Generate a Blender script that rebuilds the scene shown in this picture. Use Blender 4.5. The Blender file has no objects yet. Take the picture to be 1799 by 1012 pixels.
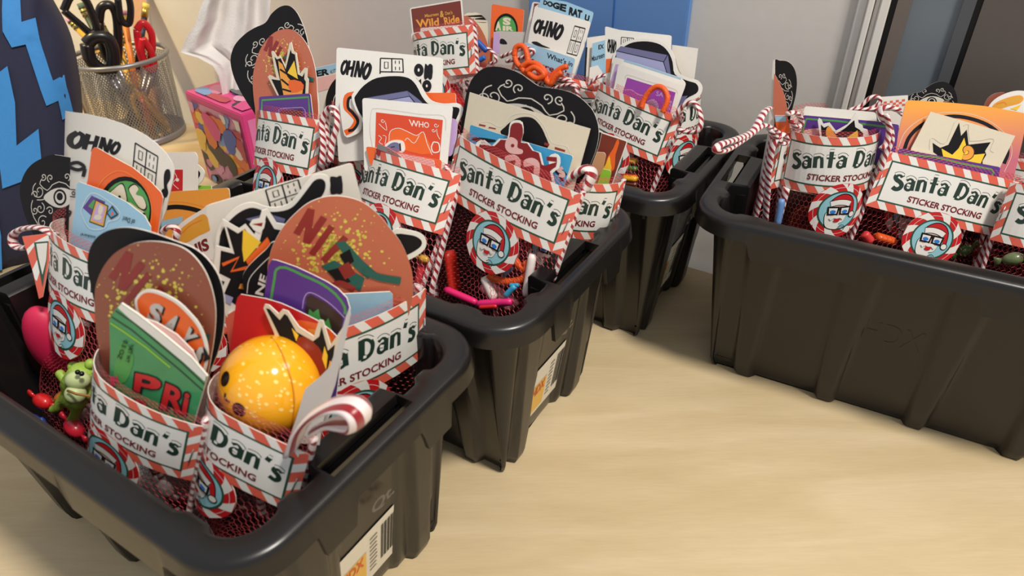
import bpy, bmesh, math, random
import numpy as np
from mathutils import Vector, Matrix
from mathutils.geometry import tessellate_polygon
random.seed(7)
scene = bpy.context.scene
COL = scene.collection

# ------------------------------------------------------------------ camera
F_PX, PITCH, ROLL, CAM_H = 1238.68, 0.59918, -0.01664, 0.37384
CX, CY = 899.5, 506.0
def cam_axes():
    f = Vector((0, math.cos(PITCH), -math.sin(PITCH))); x = Vector((1, 0, 0)); u = x.cross(f)
    c, s = math.cos(ROLL), math.sin(ROLL)
    return c*x + s*u, -s*x + c*u, f
AX, AU, AW = cam_axes()
CAM = Vector((0, 0, CAM_H))
cd = bpy.data.cameras.new('camera'); cam = bpy.data.objects.new('camera', cd); COL.objects.link(cam)
cam.matrix_world = Matrix(((AX.x, AU.x, -AW.x, 0), (AX.y, AU.y, -AW.y, 0), (AX.z, AU.z, -AW.z, CAM_H), (0, 0, 0, 1)))
cd.sensor_fit = 'HORIZONTAL'; cd.sensor_width = 36.0; cd.lens = 36.0*F_PX/1799.0
cd.clip_start = 0.01; cd.clip_end = 50
cd.dof.use_dof = True; cd.dof.focus_distance = 0.52; cd.dof.aperture_fstop = 13.0
scene.camera = cam

# ------------------------------------------------------------------ world, lamps, exposure
world = bpy.data.worlds.new('world'); scene.world = world; world.use_nodes = True
world.node_tree.nodes['Background'].inputs[0].default_value = (0.93, 0.96, 1.0, 1)
world.node_tree.nodes['Background'].inputs[1].default_value = 0.52
def area(name, loc, target, size, power, color):
    l = bpy.data.lights.new(name, 'AREA'); l.shape = 'DISK'; l.size = size; l.energy = power; l.color = color
    o = bpy.data.objects.new(name, l); COL.objects.link(o); o.location = loc
    o.rotation_euler = (Vector(target)-Vector(loc)).to_track_quat('-Z', 'Y').to_euler()
    return o
area('ceiling_lamp', (0.58, -0.20, 1.70), (0.1, 0.45, 0), 0.24, 29.5, (1.0, 0.94, 0.85))
wl = bpy.data.lights.new('wall_fill_spot', 'SPOT'); wl.energy = 68; wl.color = (1.0, 0.78, 0.40); wl.spot_size = math.radians(62); wl.spot_blend = 1.0; wl.shadow_soft_size = .06  # added warm fill without a fixture, aimed to tint the wall on the left
wo = bpy.data.objects.new('wall_fill_spot', wl); COL.objects.link(wo); wo.location = (-0.95, 0.62, 1.15)
wo.rotation_euler = (Vector((-0.72, 1.16, 0.22))-Vector((-0.95, 0.62, 1.15))).to_track_quat('-Z', 'Y').to_euler()
vs = scene.view_settings
vs.view_transform = 'Standard'; vs.look = 'None'; vs.gamma = 1.0; vs.use_curve_mapping = False
vs.exposure = 0.0

# ------------------------------------------------------------------ pixel helpers (pixel -> ray; distance comes from the surface hit)
def ray(px):
    return AX*((px[0]-CX)/F_PX) - AU*((px[1]-CY)/F_PX) + AW
def at_z(px, z):
    d = ray(px); return CAM + d*((z-CAM_H)/d.z)
def zz(sc, ox, oy, pts):
    return [(ox+x/sc, oy+y/sc) for x, y in pts]

# ------------------------------------------------------------------ materials
MATS = {}
def new_mat(name):
    m = bpy.data.materials.new(name); m.use_nodes = True
    nt = m.node_tree; return m, nt, nt.nodes['Principled BSDF']
def srgb(c):
    return tuple(((v/255)/12.92 if v/255 <= .04045 else ((v/255+.055)/1.055)**2.4) for v in c)+(1,)
def pmat(name, rgb, rough=.42, var=.06, scale=300, metal=0, bump=0.0, coat=0.0, spec=.5):
    if name in MATS: return MATS[name]
    m, nt, b = new_mat(name); N, L = nt.nodes, nt.links
    c = srgb(rgb)
    tc = N.new('ShaderNodeTexCoord'); no = N.new('ShaderNodeTexNoise'); no.inputs['Scale'].default_value = scale; no.inputs['Detail'].default_value = 3
    L.new(tc.outputs['Object'], no.inputs['Vector'])
    mix = N.new('ShaderNodeMix'); mix.data_type = 'RGBA'
    mix.inputs[6].default_value = tuple(v*(1-var) for v in c[:3])+(1,); mix.inputs[7].default_value = tuple(min(1, v*(1+var)) for v in c[:3])+(1,)
    L.new(no.outputs['Fac'], mix.inputs[0]); L.new(mix.outputs[2], b.inputs['Base Color'])
    b.inputs['Roughness'].default_value = rough; b.inputs['Metallic'].default_value = metal
    b.inputs['Coat Weight'].default_value = coat; b.inputs['Specular IOR Level'].default_value = spec
    if bump:
        bp = N.new('ShaderNodeBump'); bp.inputs['Strength'].default_value = bump; bp.inputs['Distance'].default_value = .001
        L.new(no.outputs['Fac'], bp.inputs['Height']); L.new(bp.outputs[0], b.inputs['Normal'])
    MATS[name] = m; return m
PAL = dict(paper=(232,226,216), white=(240,236,228), cream=(226,214,190), black=(26,24,27), ink=(33,32,36), green=(46,84,66), dgreen=(34,58,46), maroon=(122,30,34),
  coral=(231,104,82), red=(203,33,38), dred=(140,22,26), skyl=(150,204,214), skin=(240,196,184), blue=(52,128,214), orange=(240,104,42), amber=(244,164,66), yellow=(250,206,56),
  redor=(224,76,40), terra=(198,108,80), terrad=(150,82,62), splat=(226,208,90), nixred=(146,42,40), teal=(32,98,88), purple=(92,52,138), limeg=(82,160,80), lav=(164,166,206), lavd=(112,112,152),
  bluec=(158,200,224), cyan=(66,162,210), lime=(150,204,58), tan=(204,154,112), brown=(124,52,38), choco=(60,40,32), pinkl=(236,186,180), pink=(232,44,112), violet=(156,66,170), lilac=(200,168,216),
  gold=(226,168,66), grey=(196,190,184), greyd=(120,118,122), swirl=(214,208,196), sausage=(232,168,58), fireo=(240,104,36))
def C(n):
    if n == 'gradient': return gradient_mat()
    if n in ('black', 'ink'): return pmat('print_'+n, PAL[n], .6, .035, 500, spec=.2)
    return pmat('print_'+n, PAL[n], .40, .035, 500, coat=.10)
def gradient_mat():
    if 'print_gradient' in MATS: return MATS['print_gradient']
    m, nt, b = new_mat('print_sunset_gradient'); N, L = nt.nodes, nt.links
    tc = N.new('ShaderNodeTexCoord'); sp = N.new('ShaderNodeSeparateXYZ'); cr = N.new('ShaderNodeValToRGB')
    L.new(tc.outputs['Generated'], sp.inputs[0]); L.new(sp.outputs['Z'], cr.inputs[0]); L.new(cr.outputs[0], b.inputs['Base Color'])
    e = cr.color_ramp.elements; e[0].position = .35; e[0].color = srgb((206,112,128)); e[1].position = .95; e[1].color = srgb((250,170,70))
    b.inputs['Roughness'].default_value = .4
    MATS['print_gradient'] = m; return m
def stripe_mat(key='stripe', fu=190, fv=2.0):
    if key in MATS: return MATS[key]
    m, nt, b = new_mat('candy_'+key+'_ribbon'); N, L = nt.nodes, nt.links
    uv = N.new('ShaderNodeUVMap'); sp = N.new('ShaderNodeSeparateXYZ'); L.new(uv.outputs[0], sp.inputs[0])
    a = N.new('ShaderNodeMath'); a.operation = 'MULTIPLY_ADD'; a.inputs[1].default_value = fu; L.new(sp.outputs[0], a.inputs[0])
    k = N.new('ShaderNodeMath'); k.operation = 'MULTIPLY'; k.inputs[1].default_value = fv; L.new(sp.outputs[1], k.inputs[0]); L.new(k.outputs[0], a.inputs[2])
    fr = N.new('ShaderNodeMath'); fr.operation = 'FRACT'; L.new(a.outputs[0], fr.inputs[0])
    cr = N.new('ShaderNodeValToRGB'); cr.color_ramp.interpolation = 'CONSTANT'; L.new(fr.outputs[0], cr.inputs[0])
    e = cr.color_ramp.elements; e[0].color = srgb((236,222,220)); e[1].position = .56; e[1].color = srgb((150,22,32))
    L.new(cr.outputs[0], b.inputs['Base Color']); b.inputs['Roughness'].default_value = .33; b.inputs['Sheen Weight'].default_value = .3
    MATS[key] = m; return m

M_BLACK = pmat('black_bin_plastic', (25,23,23), .30, .12, 60, bump=.12)
M_WHITEP = pmat('white_card_edge', (236,230,220), .5, .03, 300)
M_NET = pmat('red_net_thread', (222,92,98), .5, .1, 200)
M_STEEL = pmat('staple_steel', (170,170,172), .3, .05, 200, metal=.9)

# ------------------------------------------------------------------ mesh helpers
def link(name, me, parent=None, mats=(), smooth=False):
    o = bpy.data.objects.new(name, me); COL.objects.link(o)
    for m in mats: me.materials.append(m)
    if parent is not None: o.parent = parent
    if smooth:
        for p in me.polygons: p.use_smooth = True
    return o
def from_bm(name, bm, mat, parent=None, smooth=False):
    me = bpy.data.meshes.new(name); bm.normal_update(); bm.to_mesh(me); bm.free()
    return link(name, me, parent, [mat] if not isinstance(mat, (list, tuple)) else mat, smooth)
def pydata(name, v, f, mat, parent=None, smooth=False):
    me = bpy.data.meshes.new(name); me.from_pydata([tuple(p) for p in v], [], f); me.update()
    return link(name, me, parent, [mat], smooth)
def tag(o, label, cat, group=None, kind=None):
    if label: o['label'] = label
    if cat: o['category'] = cat
    if group: o['group'] = group
    if kind: o['kind'] = kind
    return o
def struct(o): o['kind'] = 'structure'; return o
def empty(name, loc=(0,0,0)):
    o = bpy.data.objects.new(name, None); COL.objects.link(o); o.location = loc; o.empty_display_size = .02; return o
def reparent(o, p):
    # geometry is authored in world space, so keep it there under a located parent
    o.parent = p; o.matrix_parent_inverse = Matrix.Translation(-p.location); return o
def bm_box(bm, lo, hi, M=None):
    vs = [bm.verts.new((x, y, z)) for z in (lo[2], hi[2]) for y in (lo[1], hi[1]) for x in (lo[0], hi[0])]
    for f in ((0,2,3,1),(4,5,7,6),(0,1,5,4),(2,6,7,3),(0,4,6,2),(1,3,7,5)): bm.faces.new([vs[i] for i in f])
    if M is not None:
        for v in vs: v.co = M @ v.co
    return vs
def box(name, lo, hi, mat, parent=None, M=None, bevel=0):
    bm = bmesh.new(); bm_box(bm, lo, hi, M)
    if bevel: bmesh.ops.bevel(bm, geom=list(bm.edges), offset=bevel, segments=2, affect='EDGES')
    return from_bm(name, bm, mat, parent)
def smooth_line(pts, n=6, closed=False):
    P = [Vector(p) for p in pts]; out = []; m = len(P)
    rng = range(m) if closed else range(m-1)
    for i in rng:
        p1, p2 = P[i], P[(i+1) % m]
        p0 = P[(i-1) % m] if closed or i > 0 else p1*2-p2
        p3 = P[(i+2) % m] if closed or i+2 < m else p2*2-p1
        for j in range(n):
            t = j/n
            out.append(.5*((2*p1)+(p2-p0)*t+(2*p0-5*p1+4*p2-p3)*t*t+(3*p1-p0-3*p2+p3)*t**3))
    if not closed: out.append(P[-1])
    return out
def tube(name, pts, r, mat, parent=None, n=8, flat=1.0, caps=True, taper=None, up=None):
    """round or flattened cord along 3D points, UV = (length in m, 0..1 round)"""
    P = [Vector(p) for p in pts]; V = []; Fc = []; uvs = []
    prev = None; acc = 0; L = [0]
    for i in range(1, len(P)): acc += (P[i]-P[i-1]).length; L.append(acc)
    for i, p in enumerate(P):
        t = (P[min(i+1, len(P)-1)]-P[max(i-1, 0)])
        t = t.normalized() if t.length > 1e-9 else Vector((0,0,1))
        if prev is None:
            a = Vector(up) if up is not None else (Vector((0,0,1)) if abs(t.z) < .9 else Vector((1,0,0)))
            a = (a - t*a.dot(t)).normalized()
        else:
            a = prev - t*prev.dot(t); a = a.normalized() if a.length > 1e-6 else t.orthogonal().normalized()
        prev = a; b = t.cross(a)
        rr = r*(taper(i/(len(P)-1)) if taper else 1)
        for j in range(n):
            an = 2*math.pi*j/n
            V.append(p + a*(rr*math.cos(an)) + b*(rr*flat*math.sin(an)))
    for i in range(len(P)-1):
        for j in range(n):
            Fc.append((i*n+j, i*n+(j+1) % n, (i+1)*n+(j+1) % n, (i+1)*n+j)); uvs.append(((L[i], j/n), (L[i], (j+1)/n), (L[i+1], (j+1)/n), (L[i+1], j/n)))
    if caps:
        Fc.append(tuple(range(n))[::-1]); uvs.append(((0,0),)*n); k = (len(P)-1)*n
        Fc.append(tuple(range(k, k+n))); uvs.append(((acc,0),)*n)
    me = bpy.data.meshes.new(name); me.from_pydata([tuple(v) for v in V], [], Fc)
    ul = me.uv_layers.new(name='UVMap'); i = 0
    for f in uvs:
        for u in f: ul.data[i].uv = u; i += 1
    me.update()
    return link(name, me, parent, [mat], True)
def lathe(name, prof, mat, parent=None, loc=(0,0,0), n=32, axis=None):
    """surface of revolution, prof = [(r,z)]"""
    q = Vector((0,0,1)).rotation_difference(Vector(axis).normalized()) if axis is not None else None
    V = []; Fc = []
    for r, z in prof:
        for j in range(n):
            a = 2*math.pi*j/n; p = Vector((r*math.cos(a), r*math.sin(a), z))
            if q: p = q @ p
            V.append(p+Vector(loc))
    for i in range(len(prof)-1):
        for j in range(n): Fc.append((i*n+j, i*n+(j+1) % n, (i+1)*n+(j+1) % n, (i+1)*n+j))
    return pydata(name, V, Fc, mat, parent, True)
def ball(name, c, r, mat, parent=None, sc=(1,1,1), R=None, seg=16):
    bm = bmesh.new(); bmesh.ops.create_uvsphere(bm, u_segments=seg, v_segments=max(6, seg//2+2), radius=1)
    M = Matrix.Translation(Vector(c)) @ (R.to_4x4() if R is not None else Matrix.Identity(4)) @ Matrix.Diagonal((r*sc[0], r*sc[1], r*sc[2], 1))
    bm.transform(M); return from_bm(name, bm, mat, parent, True)

# ------------------------------------------------------------------ 2D print: polygons in a design space, laid on a surface
TXT = {}
def text_polys(s, bold=.0):
    key = (s, bold)
    if key in TXT: return TXT[key]
    cu = bpy.data.curves.new('t', 'FONT'); cu.body = s; cu.offset = bold; cu.resolution_u = 3
    ob = bpy.data.objects.new('t', cu); COL.objects.link(ob)
    dg = bpy.context.evaluated_depsgraph_get(); dg.update()
    me = ob.evaluated_get(dg).to_mesh()
    vs = [(v.co.x, v.co.y) for v in me.vertices]; fs = [[vs[i] for i in p.vertices] for p in me.polygons]
    ob.evaluated_get(dg).to_mesh_clear()
    bpy.data.objects.remove(ob); bpy.data.curves.remove(cu)
    x0 = min(v[0] for v in vs); x1 = max(v[0] for v in vs); y0 = min(v[1] for v in vs); y1 = max(v[1] for v in vs)
    fs = [[((x-x0)/(x1-x0), (y-y0)/(y1-y0)) for x, y in f] for f in fs]
    TXT[key] = fs; return fs
def homography(src, dst):
    A = []; B = []
    for (x, y), (u, v) in zip(src, dst):
        A += [[x, y, 1, 0, 0, 0, -u*x, -u*y], [0, 0, 0, x, y, 1, -v*x, -v*y]]; B += [u, v]
    h = np.linalg.lstsq(np.array(A, float), np.array(B, float), rcond=None)[0]
    def f(p):
        w = h[6]*p[0]+h[7]*p[1]+1
        return ((h[0]*p[0]+h[1]*p[1]+h[2])/w, (h[3]*p[0]+h[4]*p[1]+h[5])/w)
    return f
def quad_map(w, h, TL, TR, BR, BL): return homography([(0,h),(w,h),(w,0),(0,0)], [TL,TR,BR,BL])
class Art:
    """layers of (colour, convex polygons) in one coordinate space"""
    def __init__(s): s.layers = []
    def tris(s, loops):
        t = tessellate_polygon([[Vector((p[0], p[1], 0)) for p in l] for l in loops]); flat = [p for l in loops for p in l]
        return [[(flat[i][0], flat[i][1]) for i in f] for f in t]
    def poly(s, col, pts, smooth=0, lay=None):
        if smooth: pts = [(p.x, p.y) for p in smooth_line([(x, y, 0) for x, y in pts], smooth, True)]
        s.layers.append((col, s.tris([pts]), 'd')); return s
    def multi(s, col, polys, kind='d'): s.layers.append((col, polys, kind)); return s
    def line_polys(s, pts, w, smooth=0, closed=False, taper=False):
        if smooth: pts = [(p.x, p.y) for p in smooth_line([(x, y, 0) for x, y in pts], smooth, closed)]
        if closed: pts = list(pts)+[pts[0]]
        n = len(pts); out = []; L = []; R = []
        for i in range(n):
            a = pts[i-1] if i > 0 else (pts[-2] if closed else pts[0]); b = pts[i+1] if i < n-1 else (pts[1] if closed else pts[-1])
            dx, dy = b[0]-a[0], b[1]-a[1]; l = math.hypot(dx, dy) or 1
            ww = w*(1-.75*abs(2*i/(n-1)-1)**2) if taper else w
            nx, ny = -dy/l*ww/2, dx/l*ww/2
            L.append((pts[i][0]+nx, pts[i][1]+ny)); R.append((pts[i][0]-nx, pts[i][1]-ny))
        for i in range(n-1): out.append([L[i], R[i], R[i+1], L[i+1]])
        return out
    def line(s, col, w, pts, smooth=0, closed=False, taper=False): return s.multi(col, s.line_polys(pts, w, smooth, closed, taper))
    def lines(s, col, w, many, smooth=0, taper=False):
        out = []
        for p in many: out += s.line_polys(p, w, smooth, False, taper)
        return s.multi(col, out)
    def ell(s, col, c, rx, ry, rot=0, n=28):
        cr, sr = math.cos(rot), math.sin(rot)
        pts = [(c[0]+rx*math.cos(t)*cr-ry*math.sin(t)*sr, c[1]+rx*math.cos(t)*sr+ry*math.sin(t)*cr) for t in [2*math.pi*i/n for i in range(n)]]
        return s.multi(col, [[c, pts[i], pts[(i+1) % n]] for i in range(n)])
    def text(s, col, t, TL, TR, BR, BL, bold=.02):
        m = homography([(0,1),(1,1),(1,0),(0,0)], [TL,TR,BR,BL])
        return s.multi(col, [[m(p) for p in f] for f in text_polys(t, bold)], 't')
    def add(s, other, m):
        for col, polys, k in other.layers: s.layers.append((col, [[m(p) for p in f] for f in polys], k))
        return s

class Surf:
    """a sheet: plane (k=0) or cylinder bent round V; s across, v up, N toward the viewer side"""
    def __init__(s, O, yaw, lean=0., roll=0., k=0., sf=None, kl=45.):
        s.O = Vector(O); s.k = k if abs(k) > .5 else 0; s.sf = sf; s.kl = kl
        U = Vector((math.cos(yaw), math.sin(yaw), 0)); N0 = Vector((math.sin(yaw), -math.cos(yaw), 0)); Z = Vector((0,0,1))
        V = Z*math.cos(lean)-N0*math.sin(lean); s.N = N0*math.cos(lean)+Z*math.sin(lean)
        s.U = U*math.cos(roll)+V*math.sin(roll); s.V = V*math.cos(roll)-U*math.sin(roll)
        s.U0, s.N0, s.yaw, s.lean, s.roll = U, N0, yaw, lean, roll
    def pt(s, a, v, h=0.):
        if s.sf is not None and a < s.sf:                   # sharper bend beyond the fold line
            th0 = s.sf*s.k; u0, n0 = ((math.sin(th0)/s.k, (math.cos(th0)-1)/s.k) if s.k else (s.sf, 0.))
            th = th0+(a-s.sf)*s.kl; u = u0+(math.sin(th)-math.sin(th0))/s.kl; n = n0+(math.cos(th)-math.cos(th0))/s.kl
            return s.O+s.U*(u+h*math.sin(th))+s.V*v+s.N*(n+h*math.cos(th))
        if not s.k: return s.O+s.U*a+s.V*v+s.N*h
        th = a*s.k; R = 1/s.k
        return s.O+s.U*((R+h)*math.sin(th))+s.V*v+s.N*((R+h)*math.cos(th)-R)
    def hit(s, px):
        d = ray(px); e = CAM-s.O
        if not s.k:
            t = -e.dot(s.N)/d.dot(s.N); X = e+d*t; return (X.dot(s.U), X.dot(s.V))
        k = s.k; a0, a1 = d.dot(s.U), d.dot(s.N); b0, b1 = e.dot(s.U), e.dot(s.N)+1/k
        A = a0*a0+a1*a1; B = a0*b0+a1*b1; Cc = b0*b0+b1*b1-1/k**2
        D = math.sqrt(max(B*B-A*Cc, 0)); best = None
        for sg in (-1, 1):
            t = (-B+sg*D)/A; X = e+d*t; th = math.atan2(X.dot(s.U)*k, (X.dot(s.N)+1/k)*k)
            if best is None or abs(th) < abs(best[0]): best = (th, X.dot(s.V))
        return (best[0]/k, best[1])
    def off(s, d, k=None, dyaw=0, dlean=0):
        return Surf(s.O-s.N*d, s.yaw+dyaw, s.lean+dlean, s.roll, s.k if k is None else k)
STEP = .004
def flat_bm(polys, surf, bm=None, mi=0):
    own = bm is None
    if own: bm = bmesh.new()
    for f in polys:
        try:
            fc = bm.faces.new([bm.verts.new((p[0], p[1], 0)) for p in f]); fc.material_index = mi
        except ValueError: pass
    return bm
def cut(bm, surf):
    if not (surf.k or surf.sf is not None) or not bm.verts: return
    xs = [v.co.x for v in bm.verts]; a = math.ceil(min(xs)/STEP); b = math.floor(max(xs)/STEP)
    if b-a > 60: return
    for i in range(a, b+1):
        bmesh.ops.bisect_plane(bm, geom=list(bm.verts)+list(bm.edges)+list(bm.faces), plane_co=(i*STEP,0,0), plane_no=(1,0,0), dist=1e-7)
def sheet(name, outline, surf, mats, parent=None, thick=.0006):
    """solid thin sheet from an outline in (s,v)"""
    bm = bmesh.new()
    n = len(outline); ring = [bm.verts.new((p[0], p[1], 0)) for p in outline]
    t = tessellate_polygon([[Vector((p[0], p[1], 0)) for p in outline]])
    for f in t:
        try: bm.faces.new([ring[i] for i in f])
        except ValueError: pass
    cut(bm, surf)
    bm.faces.ensure_lookup_table(); bm.verts.index_update()
    vs = [v.co.copy() for v in bm.verts]; fs = [[v.index for v in f.verts] for f in bm.faces]; be = [(e.verts[0].index, e.verts[1].index) for e in bm.edges if e.is_boundary]
    bm.free()
    V = [surf.pt(p.x, p.y, 0) for p in vs]+[surf.pt(p.x, p.y, -thick) for p in vs]; m = len(vs)
    Fc = []
    for f in fs:
        a, b, c = V[f[0]], V[f[1]], V[f[2]]
        if (b-a).cross(c-a).dot(surf.N) < 0: f = f[::-1]
        Fc.append(tuple(f)); Fc.append(tuple(i+m for i in reversed(f)))
    nf = len(Fc)
    for a, b in be: Fc.append((a, b, b+m, a+m))
    me = bpy.data.meshes.new(name); me.from_pydata([tuple(v) for v in V], [], Fc); me.update()
    o = link(name, me, parent, mats)
    if len(mats) > 1:
        for i, p in enumerate(me.polygons):
            if i >= nf or i % 2: p.material_index = 1
    return o
def prints(art, m, surf, parent, names=('printed_design', 'lettering'), h0=.00008, dh=.00004, names_fn=None):
    """lay the art on the surface: flat print as thin films, one mesh for the picture and one for the letters"""
    for kind, nm in (('d', names[0]), ('t', names[1])):
        V = []; Fc = []; MI = []; mats = []
        for li, (col, polys, k) in enumerate(art.layers):
            if k != kind: continue
            mat = C(col)
            if mat not in mats: mats.append(mat)
            mi = mats.index(mat); h = h0+dh*li
            bm = flat_bm([[m(p) for p in f] for f in polys], surf); cut(bm, surf); bm.verts.index_update()
            b = len(V); V += [surf.pt(v.co.x, v.co.y, h) for v in bm.verts]
            for f in bm.faces:
                idx = [b+v.index for v in f.verts]
                a_, b_, c_ = V[idx[0]], V[idx[1]], V[idx[2]]
                if (b_-a_).cross(c_-a_).dot(surf.N) < 0: idx.reverse()
                Fc.append(idx); MI.append(mi)
            bm.free()
        if Fc:
            me = bpy.data.meshes.new(nm); me.from_pydata([tuple(v) for v in V], [], Fc); me.update()
            o = link(nm, me, None, mats)
            for p, i in zip(me.polygons, MI): p.material_index = i
            o.parent = parent; o.matrix_parent_inverse = Matrix.Translation(-parent.location)
def rq(pts, r):
    """quad or polygon with rounded corners (pixel or design space)"""
    out = []; n = len(pts)
    for i in range(n):
        p = Vector(pts[i]).to_2d(); a = Vector(pts[i-1]).to_2d()-p; b = Vector(pts[(i+1) % n]).to_2d()-p
        ra = min(r, a.length*.45); rb = min(r, b.length*.45); A = p+a.normalized()*ra; B = p+b.normalized()*rb
        for t in (0, .25, .5, .75, 1): q = A*(1-t)**2+p*2*t*(1-t)+B*t*t; out.append((q.x, q.y))
    return out
def sm(pts, n=5): return [(p.x, p.y) for p in smooth_line([(x, y, 0) for x, y in pts], n, True)]
def inside(p, poly):
    c = False; x, y = p; n = len(poly)
    for i in range(n):
        x1, y1 = poly[i-1]; x2, y2 = poly[i]
        if (y1 > y) != (y2 > y) and x < (x2-x1)*(y-y1)/(y2-y1)+x1: c = not c
    return c
def sticker(name, label, surf, outline, base, art=None, m=None, cat='sticker', group=None, thick=.0006):
    """one sticker: outline and art in photo pixels, carried to the sheet's own plane"""
    o2 = [surf.hit(p) for p in outline]
    cs = sum(p[0] for p in o2)/len(o2); cv = sum(p[1] for p in o2)/len(o2)
    o = sheet(name, o2, surf, [C(base), M_WHITEP], None, thick)
    tag(o, label, cat, group)
    if art is not None:
        ol = [(p[0], p[1]) for p in outline]; keep = Art()
        for col, polys, k in art.layers:                    # print that would hang over the cut edge is trimmed off
            out = []
            for f_ in polys:
                fx = [m(p) for p in f_] if m else f_; ins = [inside(p, ol) for p in fx]
                ar = abs(sum(fx[i-1][0]*fx[i][1]-fx[i][0]*fx[i-1][1] for i in range(len(fx))))/2
                if all(ins) or (col != 'swirl' and any(ins) and ar > 60): out.append(f_)
            if out: keep.layers.append((col, out, k))
        art = keep
        f = (lambda p: surf.hit(m(p))) if m else surf.hit
        prints(art, f, surf, o)
    return o
# ================================================================== the setting
W0 = Vector((.167, .584, 0)); WYAW = -.565
M_WALL = Matrix.Translation(W0) @ Matrix.Rotation(WYAW, 4, 'Z')      # local x along the wall, +y into it, z up
M_WALL2 = M_WALL @ Matrix.Translation((0, .035, 0))       # the wall stands a hand's breadth behind the table edge
def wall_mat():
    m, nt, b = new_mat('painted_wall'); N, L = nt.nodes, nt.links
    no = N.new('ShaderNodeTexNoise'); no.inputs['Scale'].default_value = 90; no.inputs['Detail'].default_value = 4
    tc = N.new('ShaderNodeTexCoord'); L.new(tc.outputs['Object'], no.inputs['Vector'])
    mix = N.new('ShaderNodeMix'); mix.data_type = 'RGBA'; mix.inputs[6].default_value = srgb((212,207,200)); mix.inputs[7].default_value = srgb((219,214,207))
    L.new(no.outputs['Fac'], mix.inputs[0]); L.new(mix.outputs[2], b.inputs['Base Color'])
    bp = N.new('ShaderNodeBump'); bp.inputs['Strength'].default_value = .15; bp.inputs['Distance'].default_value = .001; L.new(no.outputs['Fac'], bp.inputs['Height']); L.new(bp.outputs[0], b.inputs['Normal'])
    b.inputs['Roughness'].default_value = .8; return m
def birch_mat():
    m, nt, b = new_mat('birch_veneer'); N, L = nt.nodes, nt.links
    tc = N.new('ShaderNodeTexCoord'); mp = N.new('ShaderNodeMapping'); mp.inputs['Scale'].default_value = (1.6, 9, 9); mp.inputs['Rotation'].default_value = (0,0,.12)
    L.new(tc.outputs['Object'], mp.inputs[0])
    n1 = N.new('ShaderNodeTexNoise'); n1.inputs['Scale'].default_value = 3; n1.inputs['Detail'].default_value = 6; n1.inputs['Distortion'].default_value = 1.2; L.new(mp.outputs[0], n1.inputs['Vector'])
    mp2 = N.new('ShaderNodeMapping'); mp2.inputs['Scale'].default_value = (14, 160, 60); L.new(tc.outputs['Object'], mp2.inputs[0])
    n2 = N.new('ShaderNodeTexNoise'); n2.inputs['Scale'].default_value = 4; n2.inputs['Detail'].default_value = 3; L.new(mp2.outputs[0], n2.inputs['Vector'])
    cr = N.new('ShaderNodeValToRGB'); L.new(n1.outputs['Fac'], cr.inputs[0])
    e = cr.color_ramp.elements; e[0].position = .32; e[0].color = srgb((208,184,142)); e[1].position = .72; e[1].color = srgb((224,202,164))
    x = cr.color_ramp.elements.new(.5); x.color = srgb((214,191,150))
    mx = N.new('ShaderNodeMix'); mx.data_type = 'RGBA'; mx.blend_type = 'MULTIPLY'; mx.inputs[0].default_value = .16
    L.new(cr.outputs[0], mx.inputs[6]); L.new(n2.outputs['Fac'], mx.inputs[7]); L.new(mx.outputs[2], b.inputs['Base Color'])
    # small pin knots
    vo = N.new('ShaderNodeTexVoronoi'); vo.inputs['Scale'].default_value = 7; L.new(tc.outputs['Object'], vo.inputs['Vector'])
    kr = N.new('ShaderNodeValToRGB'); kr.color_ramp.elements[0].position = .01; kr.color_ramp.elements[0].color = (.45,.3,.18,1); kr.color_ramp.elements[1].position = .035; kr.color_ramp.elements[1].color = (1,1,1,1)
    L.new(vo.outputs['Distance'], kr.inputs[0])
    mk = N.new('ShaderNodeMix'); mk.data_type = 'RGBA'; mk.blend_type = 'MULTIPLY'; mk.inputs[0].default_value = .6
    L.new(mx.outputs[2], mk.inputs[6]); L.new(kr.outputs[0], mk.inputs[7]); L.new(mk.outputs[2], b.inputs['Base Color'])
    b.inputs['Roughness'].default_value = .55; b.inputs['Specular IOR Level'].default_value = .35; b.inputs['Coat Weight'].default_value = .03; b.inputs['Coat Roughness'].default_value = .3
    return m
M_WALLP = wall_mat(); M_BIRCH = birch_mat()
M_TRIM = pmat('white_trim_paint', (232,228,220), .45, .03, 80)
FZ = -.735
o = box('wall_back', (-3.2, .026, FZ), (2.2, .10, 1.75), M_WALLP, M=M_WALL2); struct(o)
o = box('floor', (-3.2, -2.4, FZ-.02), (2.2, .135, FZ), pmat('grey_carpet', (120,112,104), .95, .2, 200, bump=.4), M=M_WALL); struct(o)
tb = empty('table', M_WALL @ Vector((-.6, -.4, FZ)))
tag(tb, 'pale birch table that the black storage bins stand on', 'table')
o = box('table_top', (-1.75, -.95, -.028), (.95, 0, 0), M_BIRCH, M=M_WALL, bevel=.0015); reparent(o, tb)
for x in (-1.68, .86):
    for y in (-.90, -.06):
        bm = bmesh.new(); bm_box(bm, (x, y, FZ), (x+.045, y+.045, -.028), M_WALL); reparent(from_bm('leg', bm, M_BIRCH), tb)

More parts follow.
